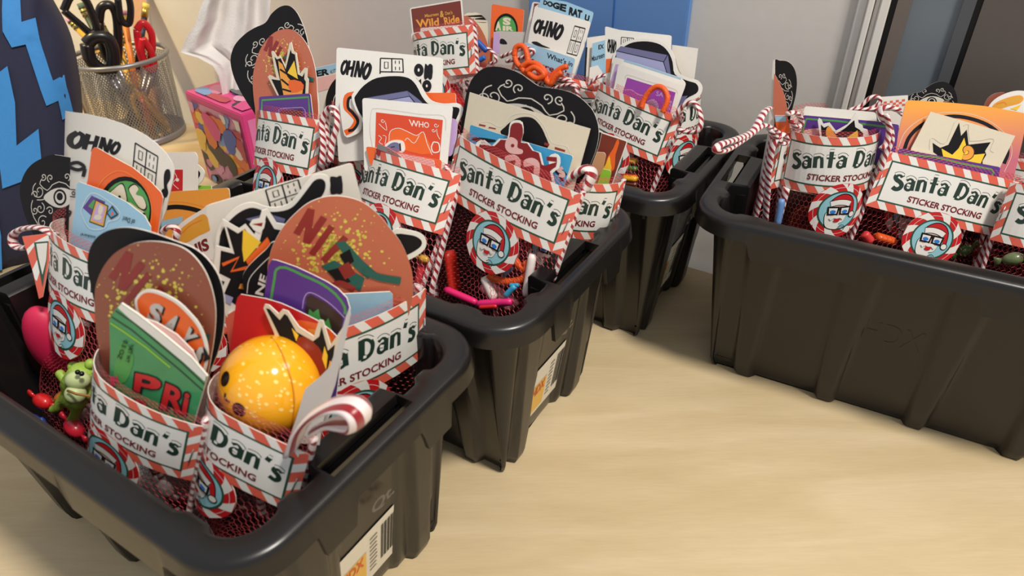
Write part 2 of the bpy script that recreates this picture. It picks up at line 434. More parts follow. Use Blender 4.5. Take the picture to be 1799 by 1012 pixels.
# door trim, door frame and glazing on the same wall, right of the bins
def wbox(name, x0, x1, y0, y1, z0, z1, mat, bevel=0): return box(name, (x0, y0, z0), (x1, y1, z1), mat, M=M_WALL2, bevel=bevel)
T = empty('trim_1', M_WALL @ Vector((.108, .02, FZ))); struct(T)
for x0, x1, y0 in ((.0930, .1003, .020), (.1008, .1055, .014), (.1060, .1096, .017), (.1101, .1168, .012)):
    reparent(wbox('casing_board', x0, x1, y0, .026, FZ, 1.4, M_TRIM, .0008), T)
D = empty('door_1', M_WALL @ Vector((.18, .02, FZ))); struct(D)
M_DARK = pmat('black_gasket', (22,21,22), .5); M_FRAME = pmat('bronze_door_frame', (112,102,95), .45); M_GLASS = pmat('dull_blue_door_panel', (112,122,130), .22, .04, 20); M_DOOR2 = pmat('dark_taupe_door', (92,85,80), .4)
for nm, x0, x1, y0, mt in (('gasket', .1169, .1216, .016, M_DARK), ('frame_stile', .1216, .1310, .010, M_FRAME), ('panel', .1310, .1700, .018, M_GLASS), ('inner_stile', .1640, .1722, .014, pmat('grey_stile', (84,86,90), .4)), ('gasket', .1722, .1764, .016, M_DARK), ('door_leaf', .1764, .95, .012, M_DOOR2)):
    reparent(wbox(nm, x0, x1, y0, .026, FZ, 1.4, mt), D)
# blue board on the wall
bb = wbox('blue_board', -.205, -.0415, .016, .026, .145, .60, pmat('blue_board_cover', (100,144,204), .6, .06, 40), .001)
tag(bb, 'plain blue board hanging on the wall behind the middle bins', 'board')
cr = box('crease', (-.112, .0150, .146), (-.1112, .0165, .599), pmat('blue_seam', (64,116,190), .5), M=M_WALL2); reparent(cr, bb)

# ================================================================== bins
BL, BW, BH = .2914, .1702, .145
def rrect(hx, hy, r, nl=110, ns=56, nc=14):
    """rounded rectangle as (x,y,nx,ny,side,t) samples; side 0=+x 1=+y 2=-x 3=-y, t=-1..1 along the side, None on corners"""
    out = []
    def line(a, b, n, nrm, side):
        for i in range(n):
            t = i/n; out.append((a[0]+(b[0]-a[0])*t, a[1]+(b[1]-a[1])*t, nrm[0], nrm[1], side, -1+2*t))
    def arc(c, a0, n):
        for i in range(n):
            a = a0+math.pi/2*i/n; out.append((c[0]+r*math.cos(a), c[1]+r*math.sin(a), math.cos(a), math.sin(a), 4, i/n))
    line((hx, -hy+r), (hx, hy-r), ns, (1,0), 0); arc((hx-r, hy-r), 0, nc)
    line((hx-r, hy), (-hx+r, hy), nl, (0,1), 1); arc((-hx+r, hy-r), math.pi/2, nc)
    line((-hx, hy-r), (-hx, -hy+r), ns, (-1,0), 2); arc((-hx+r, -hy+r), math.pi, nc)
    line((-hx+r, -hy), (hx-r, -hy), nl, (0,-1), 3); arc((hx-r, -hy+r), -math.pi/2, nc)
    return out
def sstep(a, b, x):
    t = min(1, max(0, (x-a)/(b-a))); return t*t*(3-2*t)
def bump(x, c, w, e): return sstep(c-w-e, c-w, x)*(1-sstep(c+w, c+w+e, x))
def loft(rings, close_bottom=False, close_u=False):
    n = len(rings[0]); V = [p for r in rings for p in r]; Fc = []
    m = len(rings)
    for i in range(m if close_u else m-1):
        k = (i+1) % m
        for j in range(n): Fc.append((i*n+j, i*n+(j+1) % n, k*n+(j+1) % n, k*n+j))
    if close_bottom: Fc.append(tuple(range((m-1)*n, m*n)))
    return V, Fc
def make_bin():
    root = empty('storage_bin')
    # body: tapering wall with splayed pilasters that end in little feet
    TAP = .030
    def body_ring(z, inner):
        t = 1-z/(BH-.006)                                   # 0 at the rim, 1 at the floor
        ins = .013+TAP*.62*t
        S = rrect(BL/2, BW/2, .030); ring = []
        for x, y, nx, ny, sd, tt in S:
            d = 0
            if sd in (1, 3):
                for c in (-.80, -.27, .27, .80): d = max(d, bump(tt, c, .095-.050*t, .014))
            elif sd in (0, 2):
                for c in (-.72, .72): d = max(d, bump(tt, c, .2-.10*t, .03))
            else:
                d = .55*bump(tt, .5, .34, .16)
            off = -ins + d*.0060*(.35+.65*t)
            if sd in (0, 2): off -= .004*bump(tt, 0, .36, .06)*t
            if inner: off -= .0022
            ring.append(Vector((x+nx*off, y+ny*off, z if not inner else z)))
        return ring
    zs = [BH-.006, BH-.03, .10, .075, .05, .025, .008]
    outer = [body_ring(z, False) for z in zs]
    base = [Vector((p.x*.985, p.y*.98, .002)) for p in outer[-1]]; foot = [Vector((p.x*.97, p.y*.955, 0)) for p in outer[-1]]
    V, Fc = loft(outer+[base, foot], True); pydata('body', V, Fc, M_BLACK, root, True)
    inner = [body_ring(z, True) for z in zs[:-1]+[.010]]
    V, Fc = loft(inner, True); pydata('inner_wall', V, [f[::-1] for f in Fc], M_BLACK, root, True)
    # rim: flat flange with rounded outer edge, stepped skirt, and handle blocks with a slot on the short sides
    S = rrect(BL/2, BW/2, .030); prof = []
    ringsN = 12; rings = [[] for _ in range(ringsN)]
    for x, y, nx, ny, sd, tt in S:
        sk = .0125
        if sd in (1, 3): sk = .0125+.0115*(sstep(.90, .86, abs(tt))*sstep(.27, .31, abs(tt)))
        if sd in (0, 2): sk = .0125+.0145*bump(abs(tt), .62, .18, .02)
        w = .0145
        if sd in (0, 2): w += .0135*bump(tt, 0, .47, .035) + .0035*bump(abs(tt), .80, .06, .05)
        if sd in (1, 3): w += .0025*bump(abs(tt), .92, .05, .04)
        def P(o, z): return Vector((x+nx*o, y+ny*o, z))
        pr = [P(-w, BH-.024), P(-w, BH-.002), P(-w+.0015, BH-.0004), P(-w+.003, BH), P(-.004, BH), P(-.0016, BH-.0007), P(-.0004, BH-.0022), P(0, BH-.005),
              P(0.0012, BH-sk), P(-.0012, BH-sk), P(-.0028, BH-.006), P(-w+.0022, BH-.006)]
        for i, p in enumerate(pr): rings[i].append(p)
    V, Fc = loft(rings, close_u=True)
    rim = pydata('rim', V, Fc, M_BLACK, root, False)
    bm = bmesh.new(); bm.from_mesh(rim.data); bmesh.ops.recalc_face_normals(bm, faces=bm.faces)
    # the slots: real holes, cut with a boolean
    bm.to_mesh(rim.data); bm.free()
    cb = bmesh.new()
    for sx in (-1, 1):
        a, b = sorted((sx*(BL/2-.0065), sx*(BL/2-.0165))); bm_box(cb, (a, -.026, BH-.018), (b, .026, BH+.01))
    cut_o = from_bm('cutter', cb, M_BLACK)
    md = rim.modifiers.new('slot', 'BOOLEAN'); md.object = cut_o; md.operation = 'DIFFERENCE'; md.solver = 'EXACT'
    dg = bpy.context.evaluated_depsgraph_get(); dg.update()
    me = bpy.data.meshes.new_from_object(rim.evaluated_get(dg)); rim.modifiers.clear(); rim.data = me
    bpy.data.objects.remove(cut_o)
    me.materials.clear(); me.materials.append(M_BLACK)
    for p in me.polygons: p.use_smooth = True
    try: me.set_sharp_from_angle(angle=math.radians(38))
    except Exception: pass
    # handle block below the flange
    for sx in (-1, 1):
        xa, xb = sorted((sx*(BL/2-.0278), sx*(BL/2-.0175)))
        box('handle_block', (xa, -.027, BH-.036), (xb, .027, BH-.006), M_BLACK, root, bevel=.002)
    # price sticker with a bar code on the short sides, low on the wall
    M_LAB = pmat('bin_barcode_paper', (226,220,204), .5); M_INK = pmat('barcode_ink', (30,30,30), .5); M_YEL = pmat('barcode_yellow', (232,184,84), .5)
    sl = (.62*.030)/(BH)                                    # wall slope
    for sx in (1,):
        def wp(y, z, h=0):
            t = 1-z/(BH-.006); return Vector((sx*(BL/2-.013-TAP*.62*t-.004*t+h), y, z))
        rr = rq([(-.026, .066), (.030, .066), (.030, .018), (-.026, .018)], .004)
        V = [wp(y, z, .0006) for y, z in rr]; lab = pydata('barcode_label', V, [tuple(range(len(V)))], M_LAB, root)
        V = []; Fc = []
        x = .010; rnd = random.Random(3)
        while x < .026:
            w = rnd.choice((.0004, .0004, .0008, .0012)); b = len(V)
            V += [wp(x, .060, .0009), wp(x+w, .060, .0009), wp(x+w, .027, .0009), wp(x, .027, .0009)]; Fc.append((b, b+1, b+2, b+3)); x += w+rnd.choice((.0004, .0007))
        pydata('bars', V, Fc, M_INK, lab)
        V = [wp(y, z, .0009) for y, z in ((-.022, .050), (-.002, .050), (-.002, .022), (-.022, .022))]; pydata('yellow_panel', V, [(0,1,2,3)], M_YEL, lab)
        V = []; Fc = []
        for i in range(9):
            b = len(V); z = .058-.0038*i; V += [wp(.001, z, .0009), wp(.001+.006*rnd.uniform(.7,1), z, .0009), wp(.007, z-.0012, .0009), wp(.001, z-.0012, .0009)]; Fc.append((b, b+1, b+2, b+3))
        pydata('small_print', V, Fc, pmat('barcode_grey', (120,112,100), .5), lab)
        me = text_polys('HDX', .02); mp = quad_map(1, 1, (-.021, .049), (-.004, .049), (-.004, .040), (-.021, .040))
        V = []; Fc = []
        for f in me: b = len(V); V += [wp(*mp(p), .0012) for p in f]; Fc.append(tuple(range(b, b+len(f))))
        pydata('lettering', V, Fc, pmat('hdx_orange', (214,96,40), .5), lab)
        me = text_polys('Qt.', .02); mp = quad_map(1, 1, (-.001, .094), (.016, .094), (.016, .083), (-.001, .083))
        V = []; Fc = []
        for f in me: b = len(V); V += [wp(*mp(p), .0042) for p in f]; Fc.append(tuple(range(b, b+len(f))))
        pydata('embossed_mark', V, Fc, pmat('embossed_grey_plastic', (104,100,97), .45), root)
    # faint moulded letters on the long side
    me = text_polys('HDX', .0); V = []; Fc = []
    for f in me:
        b = len(V)
        for px_, py_ in f:
            z = .068+.017*py_; t = 1-z/(BH-.006); V.append(Vector((-.020+.036*px_, -(BW/2-.013-TAP*.62*t+.0002), z)))
        Fc.append(tuple(range(b, b+len(f))))
    pydata('embossed_mark', V, Fc, M_BLACK, root)
    return root
BINS = [(-.17854, .29517, -.56861), (-.07588, .43418, -.56861), (.03707, .57976, -.56861), (.28843, .42527, -.51325)]
BIN_LABELS = ['black plastic bin of stockings with the yellow dotted ball and the green candy packet', 'black plastic bin of stockings in the middle of the row of three',
  'black plastic bin of stockings at the far end of the row, under the blue board', 'black plastic bin of stockings standing apart with its long ribbed side in the open']
def bin_pt(b, x, y, z):
    cx, cy, a = BINS[b]; c, s = math.cos(a), math.sin(a); return Vector((cx+c*x-s*y, cy+s*x+c*y, z))
def bin_loc(b, P):
    cx, cy, a = BINS[b]; c, s = math.cos(a), math.sin(a); dx, dy = P.x-cx, P.y-cy; return Vector((c*dx+s*dy, -s*dx+c*dy, P.z))
def copy_tree(o, parent=None):
    c = o.copy(); COL.objects.link(c); c.parent = parent
    for ch in list(o.children): copy_tree(ch, c)
    return c
bin0 = make_bin()
for i, (x, y, a) in enumerate(BINS):
    o = bin0 if i == 0 else copy_tree(bin0)
    o.location = (x, y, 0); o.rotation_euler = (0, 0, a); tag(o, BIN_LABELS[i], 'bin', 'black storage bins')

# ================================================================== things behind the bins
# navy bag with light blue lightning
def make_bag():
    yaw = .42
    base = at_z((55, 455), 0.0)
    S = Surf(base, yaw, .17, 0, 0)
    out = [S.hit(p) for p in ((-140,-70),(40,-70),(80,0),(112,62),(128,130),(136,205),(139,300),(132,400),(112,452),(60,468),(-140,520))]
    root = empty('lightning_bag', base); tag(root, 'dark navy fabric bag with light blue lightning bolts standing beside the pencil cup', 'bag')
    o2 = sm(out, 5)
    cx = sum(p[0] for p in o2)/len(o2); cy = sum(p[1] for p in o2)/len(o2)
    rings = []
    for s, h in ((.0, .030), (.35, .029), (.62, .026), (.82, .018), (.94, .008), (1.0, -.006), (1.0, -.05), (.93, -.075)):
        rings.append([S.pt(cx+(x-cx)*max(s, .001), cy+(y-cy)*max(s, .001), h) for x, y in o2])
    rings = [[Vector((p.x, p.y, max(p.z, .0008))) for p in r] for r in rings]          # flat bottom on the table
    V, Fc = loft(rings)
    mn = pmat('navy_canvas', (38,40,66), .8, .12, 250, bump=.25); mb = pmat('light_blue_canvas', (62,142,212), .75, .06, 250, bump=.2)
    reparent(pydata('bag_body', V, Fc, mn, None, True), root)
    # bolts follow the body's swell
    def swell(a, v):
        best = 0
        d = max(1e-6, math.hypot(a-cx, v-cy)); ang = math.atan2(v-cy, a-cx)
        R = min(((abs((math.atan2(y-cy, x-cx)-ang+math.pi) % (2*math.pi)-math.pi)), math.hypot(x-cx, y-cy)) for x, y in o2)[1]
        f = min(1, d/R); ss = (0, .35, .62, .82, .94, 1.0); hh = (.030, .029, .026, .018, .008, -.006)
        return float(np.interp(f, ss, hh))
    k = 2.9016
    b1 = zz(k, 0, 0, [(35,-60),(120,-60),(125,0),(135,105),(200,85),(222,190),(238,240),(290,395),(338,372),(362,480),(383,568),(335,590),(315,495),(260,517),(232,440),(158,215),(90,230),(45,150)])
    b2 = zz(k, 0, 0, [(-60,390),(0,375),(70,320),(108,500),(115,710),(222,628),(242,850),(45,922),(38,860),(10,640),(-60,600)])
    b3 = [(-30,350),(6,358),(12,400),(11,462),(-30,474)]
    for pts in (b1, b2, b3):
        q = [S.hit(p) for p in pts]; bm = bmesh.new()
        ring = [bm.verts.new((x, y, 0)) for x, y in q]
        for f in tessellate_polygon([[Vector((x, y, 0)) for x, y in q]]): bm.faces.new([ring[i] for i in f])
        for _ in range(3): bmesh.ops.subdivide_edges(bm, edges=[e for e in bm.edges if e.calc_length() > .012], cuts=1)
        bmesh.ops.triangulate(bm, faces=bm.faces)
        for v in bm.verts: v.co = S.pt(v.co.x, v.co.y, swell(v.co.x, v.co.y)+.0022); v.co.z = max(v.co.z, .001)
        reparent(from_bm('lightning_bolt', bm, mb, None, True), root)
make_bag()

# tissue box
def make_tissue():
    zt = .11; a = at_z((323.7,159.8), zt); b = at_z((422.5,202), zt)
    e1 = (b-a); wdt = e1.length; e1.normalize(); e2 = Vector((-e1.y, e1.x, 0))
    if e2.y < 0: e2 = -e2
    root = empty('tissue_box', (a+b)/2*Vector((1,1,0)).x if False else Vector(((a.x+b.x)/2, (a.y+b.y)/2, 0)))
    tag(root, 'pink cube tissue box with a bright blob print and a white tissue pulled up', 'tissue box')
    M = Matrix(((e1.x, e2.x, 0, a.x), (e1.y, e2.y, 0, a.y), (0, 0, 1, 0), (0, 0, 0, 1)))
    mp = pmat('pink_box_card', (226,72,138), .4, .05, 60)
    reparent(box('carton', (0, 0, 0), (wdt, wdt*.98, zt), mp, M=M, bevel=.0012), root)
    rnd = random.Random(11)
    cols = [(232,160,190),(246,200,90),(60,90,170),(236,120,60),(226,72,138),(40,36,44),(214,130,170),(190,60,80),(120,160,210),(240,224,206)]
    def blobs(name, w, h, fn, n, lim):
        bmv = []; bmf = []; mats = []; mi = []
        for i in range(n):
            cx, cy = rnd.uniform(0, w), rnd.uniform(0, h); r = rnd.uniform(.006, .019); m = pmat('tissue_print_%d' % (i % len(cols)), cols[i % len(cols)], .4, .05, 60)
            if m not in mats: mats.append(m)
            ph = rnd.uniform(0, 6); pts = []
            for j in range(12):
                t = j*math.pi/6; rr = r*(1+.25*math.sin(2*t+ph)+.12*math.sin(3*t))
                pts.append((min(w, max(0, cx+rr*math.cos(t))), min(h, max(0, cy+rr*.8*math.sin(t)))))
            k = len(bmv); bmv += [fn(x, y, .0003+.00004*i) for x, y in pts]; bmf.append(tuple(range(k, k+12))); mi.append(mats.index(m))
        me = bpy.data.meshes.new(name); me.from_pydata([tuple(v) for v in bmv], [], bmf); me.update()
        o = link(name, me, None, mats)
        for p, i in zip(me.polygons, mi): p.material_index = i
        reparent(o, root); o['kind'] = 'stuff'
    g = .006
    reparent(pydata('side_panel', [M @ Vector(p) for p in ((g,-.0004,.002),(wdt-g,-.0004,.002),(wdt-g,-.0004,zt-.008),(g,-.0004,zt-.008))], [(0,1,2,3)], pmat('tissue_side_pink', (222,150,178), .4, .05, 60)), root)
    blobs('blob_print', wdt-2*g, zt-.012, lambda x, y, h: M @ Vector((g+x, -.0006-h, .003+y)), 46, 0)
    reparent(pydata('end_panel', [M @ Vector(p) for p in ((wdt+.0004,g,.002),(wdt+.0004,wdt-g,.002),(wdt+.0004,wdt-g,zt-.008),(wdt+.0004,g,zt-.008))], [(0,1,2,3)], pmat('tissue_end_pink', (236,130,182), .4, .05, 60)), root)
    blobs('blob_print', wdt-2*g, wdt-2*g, lambda x, y, h: M @ Vector((g+x, g+y, zt+.0002+h)), 30, 0)
    # oval opening
    cen = M @ Vector((wdt*.5, wdt*.45, zt)); n = 28
    reparent(pydata('opening', [cen+M.to_3x3() @ Vector((.040*math.cos(t), .024*math.sin(t), .0022)) for t in [2*math.pi*i/n for i in range(n)]], [tuple(range(n))], pmat('tissue_slot', (120,116,112), .7)), root)
    # tissue: crumpled sheet rising from the slot, spreading to a pointed flap on the left
    nu, nv = 40, 30; V = []; Fc = []
    TS = Surf(cen, .32, 0, 0, 0)
    lp = [(392,176),(388,150),(384,130),(374,112),(348,97),(318,88),(328,62),(344,38),(352,10),(366,-20),(374,-60)]; rp = [(424,176),(436,150),(446,130),(456,112),(462,95),(466,80),(470,60),(472,38),(474,10),(477,-20),(480,-60)]
    for j in range(nv+1):
        v = j/nv*10; a_ = [np.interp(v, range(11), [p[k] for p in lp]) for k in (0, 1)]; b_ = [np.interp(v, range(11), [p[k] for p in rp]) for k in (0, 1)]
        for i in range(nu+1):
            u = i/nu; s_, w_ = TS.hit((a_[0]+(b_[0]-a_[0])*u, a_[1]+(b_[1]-a_[1])*u)); am = min(1, .25+j/nv)
            V.append(TS.pt(s_, w_, .010*am*math.sin(u*11+j*.05)+.005*am*math.sin(u*23+1+j*.16)+.008*am*math.sin(u*5+2)))
    for j in range(nv):
        for i in range(nu): k = j*(nu+1)+i; Fc.append((k, k+1, k+nu+2, k+nu+1))
    mt, nt, bb_ = new_mat('tissue_paper'); bb_.inputs['Base Color'].default_value = srgb((238,234,230)); bb_.inputs['Roughness'].default_value = .9
    no = nt.nodes.new('ShaderNodeTexNoise'); no.inputs['Scale'].default_value = 70; bp = nt.nodes.new('ShaderNodeBump'); bp.inputs['Strength'].default_value = .3; bp.inputs['Distance'].default_value = .002
    nt.links.new(no.outputs['Fac'], bp.inputs['Height']); nt.links.new(bp.outputs[0], bb_.inputs['Normal'])
    reparent(pydata('tissue', V, Fc, mt, None, True), root)
make_tissue()

# mesh pencil cup with its contents
CUPB = at_z((252, 237), 0); CUPH = .110; CR0, CR1 = .056, .0605
def make_cup():
    root = empty('pencil_cup', CUPB); tag(root, 'round silver wire-mesh pencil cup full of pencils and scissors', 'pencil cup')
    m, nt, b = new_mat('silver_wire'); b.inputs['Base Color'].default_value = srgb((140,139,143)); b.inputs['Metallic'].default_value = .6; b.inputs['Roughness'].default_value = .38
    # diamond wire mesh, real wires
    nA, nZ = 96, 34; V = []; Fc = []
    def P(a, z, dr=0): r = CR0+(CR1-CR0)*z/CUPH+dr; return (CUPB.x+r*math.cos(a), CUPB.y+r*math.sin(a), z)
    w = .00080
    for j in range(nZ):
        z0, z1 = .006+(CUPH-.012)*j/nZ, .006+(CUPH-.012)*(j+1)/nZ
        for i in range(nA):
            for sg in (0, 1):
                a0 = 2*math.pi*(i+(j % 2)*.5)/nA; a1 = a0+(2*math.pi*.5/nA)*(1 if sg else -1)
                k = len(V); da = w/.066
                V += [P(a0-da, z0), P(a0+da, z0), P(a1+da, z1), P(a1-da, z1)]; Fc.append((k, k+1, k+2, k+3))
    reparent(pydata('mesh_wall', V, Fc, m), root)
    def ring(z, r, t): return [Vector((CUPB.x+r*math.cos(2*math.pi*i/48), CUPB.y+r*math.sin(2*math.pi*i/48), z)) for i in range(49)]
    reparent(tube('rim', ring(CUPH, CR1, 0), .0032, m, None, 8, caps=False), root)
    reparent(lathe('base', [(0, .001), (CR0, .001), (CR0+.0012, .003), (CR0+.001, .010), (CR0-.001, .010), (CR0-.002, .003), (0, .003)], m, None, (CUPB.x, CUPB.y, 0), 40), root)
make_cup()
def cup_pt(px, z): return at_z(px, z)
def pencil(top_px, ztop, bot, col, label, eraser=(222,150,170), band=None, bare=False, cat='pencil'):
    t = at_z(top_px, ztop); b = CUPB+Vector((bot[0], bot[1], .005)); ax = (t-b); L = ax.length; ax.normalize()
    root = empty('pencil', b); tag(root, label, cat, 'pencils in the wire cup')
    mt = pmat('pencil_%d_%d_%d' % col, col, .4, .08, 120)
    reparent(tube('shaft', [b+ax*.008, t-ax*.018], .0042, mt, None, 6), root)
    if not bare:
        reparent(tube('ferrule', [t-ax*.018, t-ax*.006], .0044, pmat('ferrule_gold', (190,160,80), .3, .1, 200, metal=.8), None, 10), root)
        if band: 
            for q in (.017, .012, .007): reparent(tube('band', [t-ax*q, t-ax*(q-.002)], .0047, pmat('pencil_band', band, .4), None, 10), root)
        reparent(tube('eraser', [t-ax*.007, t], .0041, pmat('eraser_%d' % eraser[0], eraser, .7), None, 10), root)
    reparent(tube('tip', [b, b+ax*.008], .0040, pmat('pencil_wood', (210,170,120), .6), None, 6, taper=lambda u: .12+.88*u), root)
Y = (206,160,58)
pencil((119,32), .145, (.030,.02), Y, 'yellow pencil with pink eraser and dark banded ferrule beside the black scissors', (214,150,180), (40,54,40))
pencil((140,6), .165, (-.005,.02), (60,70,52), 'dark green pencil with banded ferrule inside the black scissors loop', (90,110,90), (190,190,90))
pencil((169,28), .150, (.03,.0), (70,74,50), 'dark olive pencil with pink eraser standing behind the black scissors', (206,150,176), (40,54,40))
pencil((197,30), .145, (.012,-.025), Y, 'plain yellow pencil with flat bare end in the cup middle', bare=True)
pencil((217,18), .160, (.0,.0), (226,128,44), 'orange-yellow pencil with red eraser in front of the wooden ruler', (206,84,80))
pencil((215,54), .130, (.03,-.02), Y, 'yellow pencil with worn grey banded ferrule leaning in the cup', (150,140,130), (40,54,40))
pencil((257,6), .165, (-.02,.0), (44,44,70), 'navy pencil with yellow eraser above the red scissors', (226,206,90))
pencil((150,50), .118, (.040,-.028), (44,112,112), 'short teal pencil seen through the mesh of the cup', bare=True)
pencil((240,150), .085, (.030,-.03), (206,110,52), 'short orange pencil seen through the mesh of the cup', bare=True)
pencil((205,120), .100, (.045,-.010), Y, 'short yellow pencil seen through the mesh of the cup', bare=True)
# wooden ruler
t0 = at_z((240, -30), .17); b0 = CUPB+Vector((.005, .03, .006)); ax = (t0-b0).normalized(); sx = Vector((.9, -.35, 0)); sx = (sx-ax*sx.dot(ax)).normalized(); nn = ax.cross(sx)
ru = empty('wooden_ruler', b0); tag(ru, 'wide flat wooden ruler standing at the back of the pencil cup', 'ruler')
MR = Matrix(((sx.x, nn.x, ax.x, b0.x), (sx.y, nn.y, ax.y, b0.y), (sx.z, nn.z, ax.z, b0.z), (0,0,0,1)))
reparent(box('blade', (-.016, -.0015, 0), (.016, .0015, (t0-b0).length), pmat('ruler_wood', (176,134,100), .5, .1, 80), M=MR, bevel=.0005), ru)
reparent(box('metal_edge', (.0150, -.0018, 0), (.0165, .0018, (t0-b0).length), M_STEEL, M=MR), ru)
# dark stick behind the bag
tag(tube('thin_stick', [at_z((118, 70), .125), at_z((170, 262), .0)+Vector((0,0,.003))], .0035, pmat('stick_brown', (104,84,64), .6), None, 8), 'thin brown stick leaning on the left of the pencil cup', 'stick')
# scissors: handles lie in an upright plane through the cup, blades run down inside it
def scissors(label, name, loops, depth, pivot, blade_to, mat, rs):
    root = empty(name, CUPB); tag(root, label, 'scissors'); SP = Surf(CUPB+Vector((.47, -.88, 0))*depth, .49, -.06)
    for k, lp in enumerate(loops):
        pts = [SP.pt(*SP.hit(p), .004*(k*2-1)) for p in lp]
        reparent(tube('handle_loop', smooth_line(pts+[pts[0]], 6), rs[k], mat, None, 10, flat=.9), root)
    a = SP.pt(*SP.hit(pivot)); b = CUPB+Vector(blade_to)
    for d in (-.004, .004): reparent(tube('blade', [a+Vector((d,0,0)), b+Vector((d*.3,0,0))], .005, M_STEEL, None, 4, flat=.25, taper=lambda u: 1-.8*u), root)
    reparent(tube('pivot', [a-SP.N*.004, a+SP.N*.004], .0035, M_STEEL, None, 10), root)
MB = pmat('black_scissor_plastic', (22,20,24), .3); MRD = pmat('red_scissor_plastic', (200,26,40), .28)
scissors('large black-handled scissors with two big loops in the pencil cup', 'black_scissors', [[(112,20),(126,-6),(148,-2),(162,26),(170,52),(160,60),(138,42)], [(152,76),(166,64),(188,66),(198,90),(196,118),(178,120),(158,102)]], .014, (190,122), (.01,-.02,.012), MB, (.0046, .0080))
scissors('black-handled scissors with a tall arched loop in front of the ruler', 'black_scissors', [[(174,40),(178,16),(192,10),(204,24),(208,60),(206,108),(192,108),(180,80)], [(206,-6),(222,-10),(229,12),(226,40),(212,32)]], -.004, (200,118), (.0,.012,.012), MB, (.0058, .0042))
scissors('small red-handled scissors leaning at the right rim of the pencil cup', 'red_scissors', [[(241,54),(252,42),(266,58),(268,86),(262,118),(252,110),(244,80)], [(250,66),(262,84),(270,108),(266,122),(256,112),(248,90)]], .002, (264,126), (-.01,.0,.014), MRD, (.0046, .0046))
# ================================================================== sticker stockings
HL = .0397; WL = 2.4*HL
LAB = {  # bin, [x,y,z,yaw,lean,roll,k,fold], fine fit along, fine fit up, scale, reference along the band
 'S8':(1,[0.0039,0.3655,0.1611,-0.5079,0.2744,-0.1881,6.3649,0.0744],[-0.004,0.003,-0.009,0.01,0.018],[-0.002,0,-0.02,-0.016,0.007],1.0,.7),
 'S17':(3,[0.3163,0.4301,0.1242,-0.0374,0.292,-0.2259,3.9972,-0.3],[0,0,0,0.001,-0.006],[0,0,-0.004,-0.003,-0.003],1.0,.7),
 'S16':(3,[0.2297,0.4419,0.1465,-0.0135,0.1458,0.0006,31.2941,-1],[0.007,0.004,0.013,-0.002,-0.026],[0.007,0.037,0.009,-0.001,-0.025],1.0,.501),
 'S7':(1,[-0.0696,0.394,0.1561,-0.4644,0.5039,-0.0716,12.72,0.157],[-0.004,0.023,0.024,0,0],[-0.002,0.011,-0.008,0,-0.001],1.0,.7),
 'S12':(2,[0.0915,0.51,0.1508,-0.672,0.3505,-0.1384,11.8807,0.121],[0,0.001,-0.016,0.003,0.009],[0.007,-0.013,-0.046,-0.006,0.01],1.0,.7),
 'S4':(0,[-0.0614,0.2526,0.1482,0.8148,-0.0338,-0.1009,8.8024,0.40],[0,0.003,-0.001,-0.001,-0.005],[-0.003,0.007,-0.004,-0.001,0.001],1.09,.7),
 'S1':(0,[-0.2343,0.3081,0.1503,-0.4318,0.3333,-0.1208,13.1449,0.3112],[-0.007,0.043,-0.019,-0.001,0.003],[-0.035,0.053,-0.032,-0.002,0.003],1.0,.7),
 'S2':(0,[-0.183,0.2349,0.1158,-0.2649,0.1046,-0.3583,10.6721,0.4803],[0.006,-0.013,0.008,0.004,-0.002],[0.005,-0.012,-0.02,-0.005,0.014],.94,.7),
 'S3':(0,[-0.1357,0.2286,0.1083,-0.3259,0.2069,-0.2536,3.0209,0.609],[-0.0275,0.175,0.017,0,0],[-0.06,-0.06,-0.026,0,0],.92,.7),
 'S6':(1,[-0.1606,0.4582,0.1632,-0.5845,0.4522,0.0633,10.3736,0.3019],[0.001,-0.007,0.014,0,0],[-0.001,0.005,0.009,0.002,-0.003],1.0,.7),
 'S10':(2,[-0.0542,0.6134,0.1801,-0.5272,0.3105,0.2246,7.2399,0.4197],[-0.001,0.002,0.004,0.001,0],[-0.002,0.008,-0.001,-0.002,0.002],1.0,.7),
}
Z5 = [0]*5
def manual(nm, b, x, y, z, dyaw, lean, roll, k, u0=0.):
    p = bin_pt(b, x, y, z); LAB[nm] = (b, [p.x, p.y, p.z, BINS[b][2]+dyaw, lean, roll, k, -1], Z5, Z5, 1.0, .5+u0)
manual('S5', 0, -.045, .035, .112, .25, .30, 0, 10)
manual('S9', 1, .094, .034, .138, .05, .15, -.10, 26, -.05)
manual('S14', 1, -.066, .022, .150, .0, .40, -.05, 12)
p_ = at_z((1347, 334), .140); LAB['S15'] = (3, [p_.x, p_.y, p_.z, BINS[3][2]+.95, .06, -.04, 8, -1], Z5, Z5, 1.0, 0.0)
manual('S18', 3, .083, -.004, .129, .0, .39, -.02, 16)
manual('S11', 2, -.030, .028, .140, .05, .34, -.1, 12)
manual('S21', 2, .028, .038, .128, .5, .2, 0, 16)
manual('S22', 2, -.088, .040, .130, .2, .3, 0, 14)
manual('S13', 2, .100, .030, .138, .85, .15, 0, 26, -.1)
manual('S19', 3, -.010, .048, .126, .1, .25, 0, 14)
manual('S20', 3, .085, .048, .126, .1, .25, 0, 14)
ST = {}
class Stocking: pass
def label_map(st):
    ca, cb = st.ca, st.cb
    def f(p):
        a, b = p[0]/2.4, p[1]; A, B = a-.5, b-.5
        q = (1, A, B, A*A, A*B)
        a2 = a+sum(x*y for x, y in zip(ca, q)); b2 = b+sum(x*y for x, y in zip(cb, q))
        return ((a2-st.a0)*st.wl, b2*st.hl)
    return f
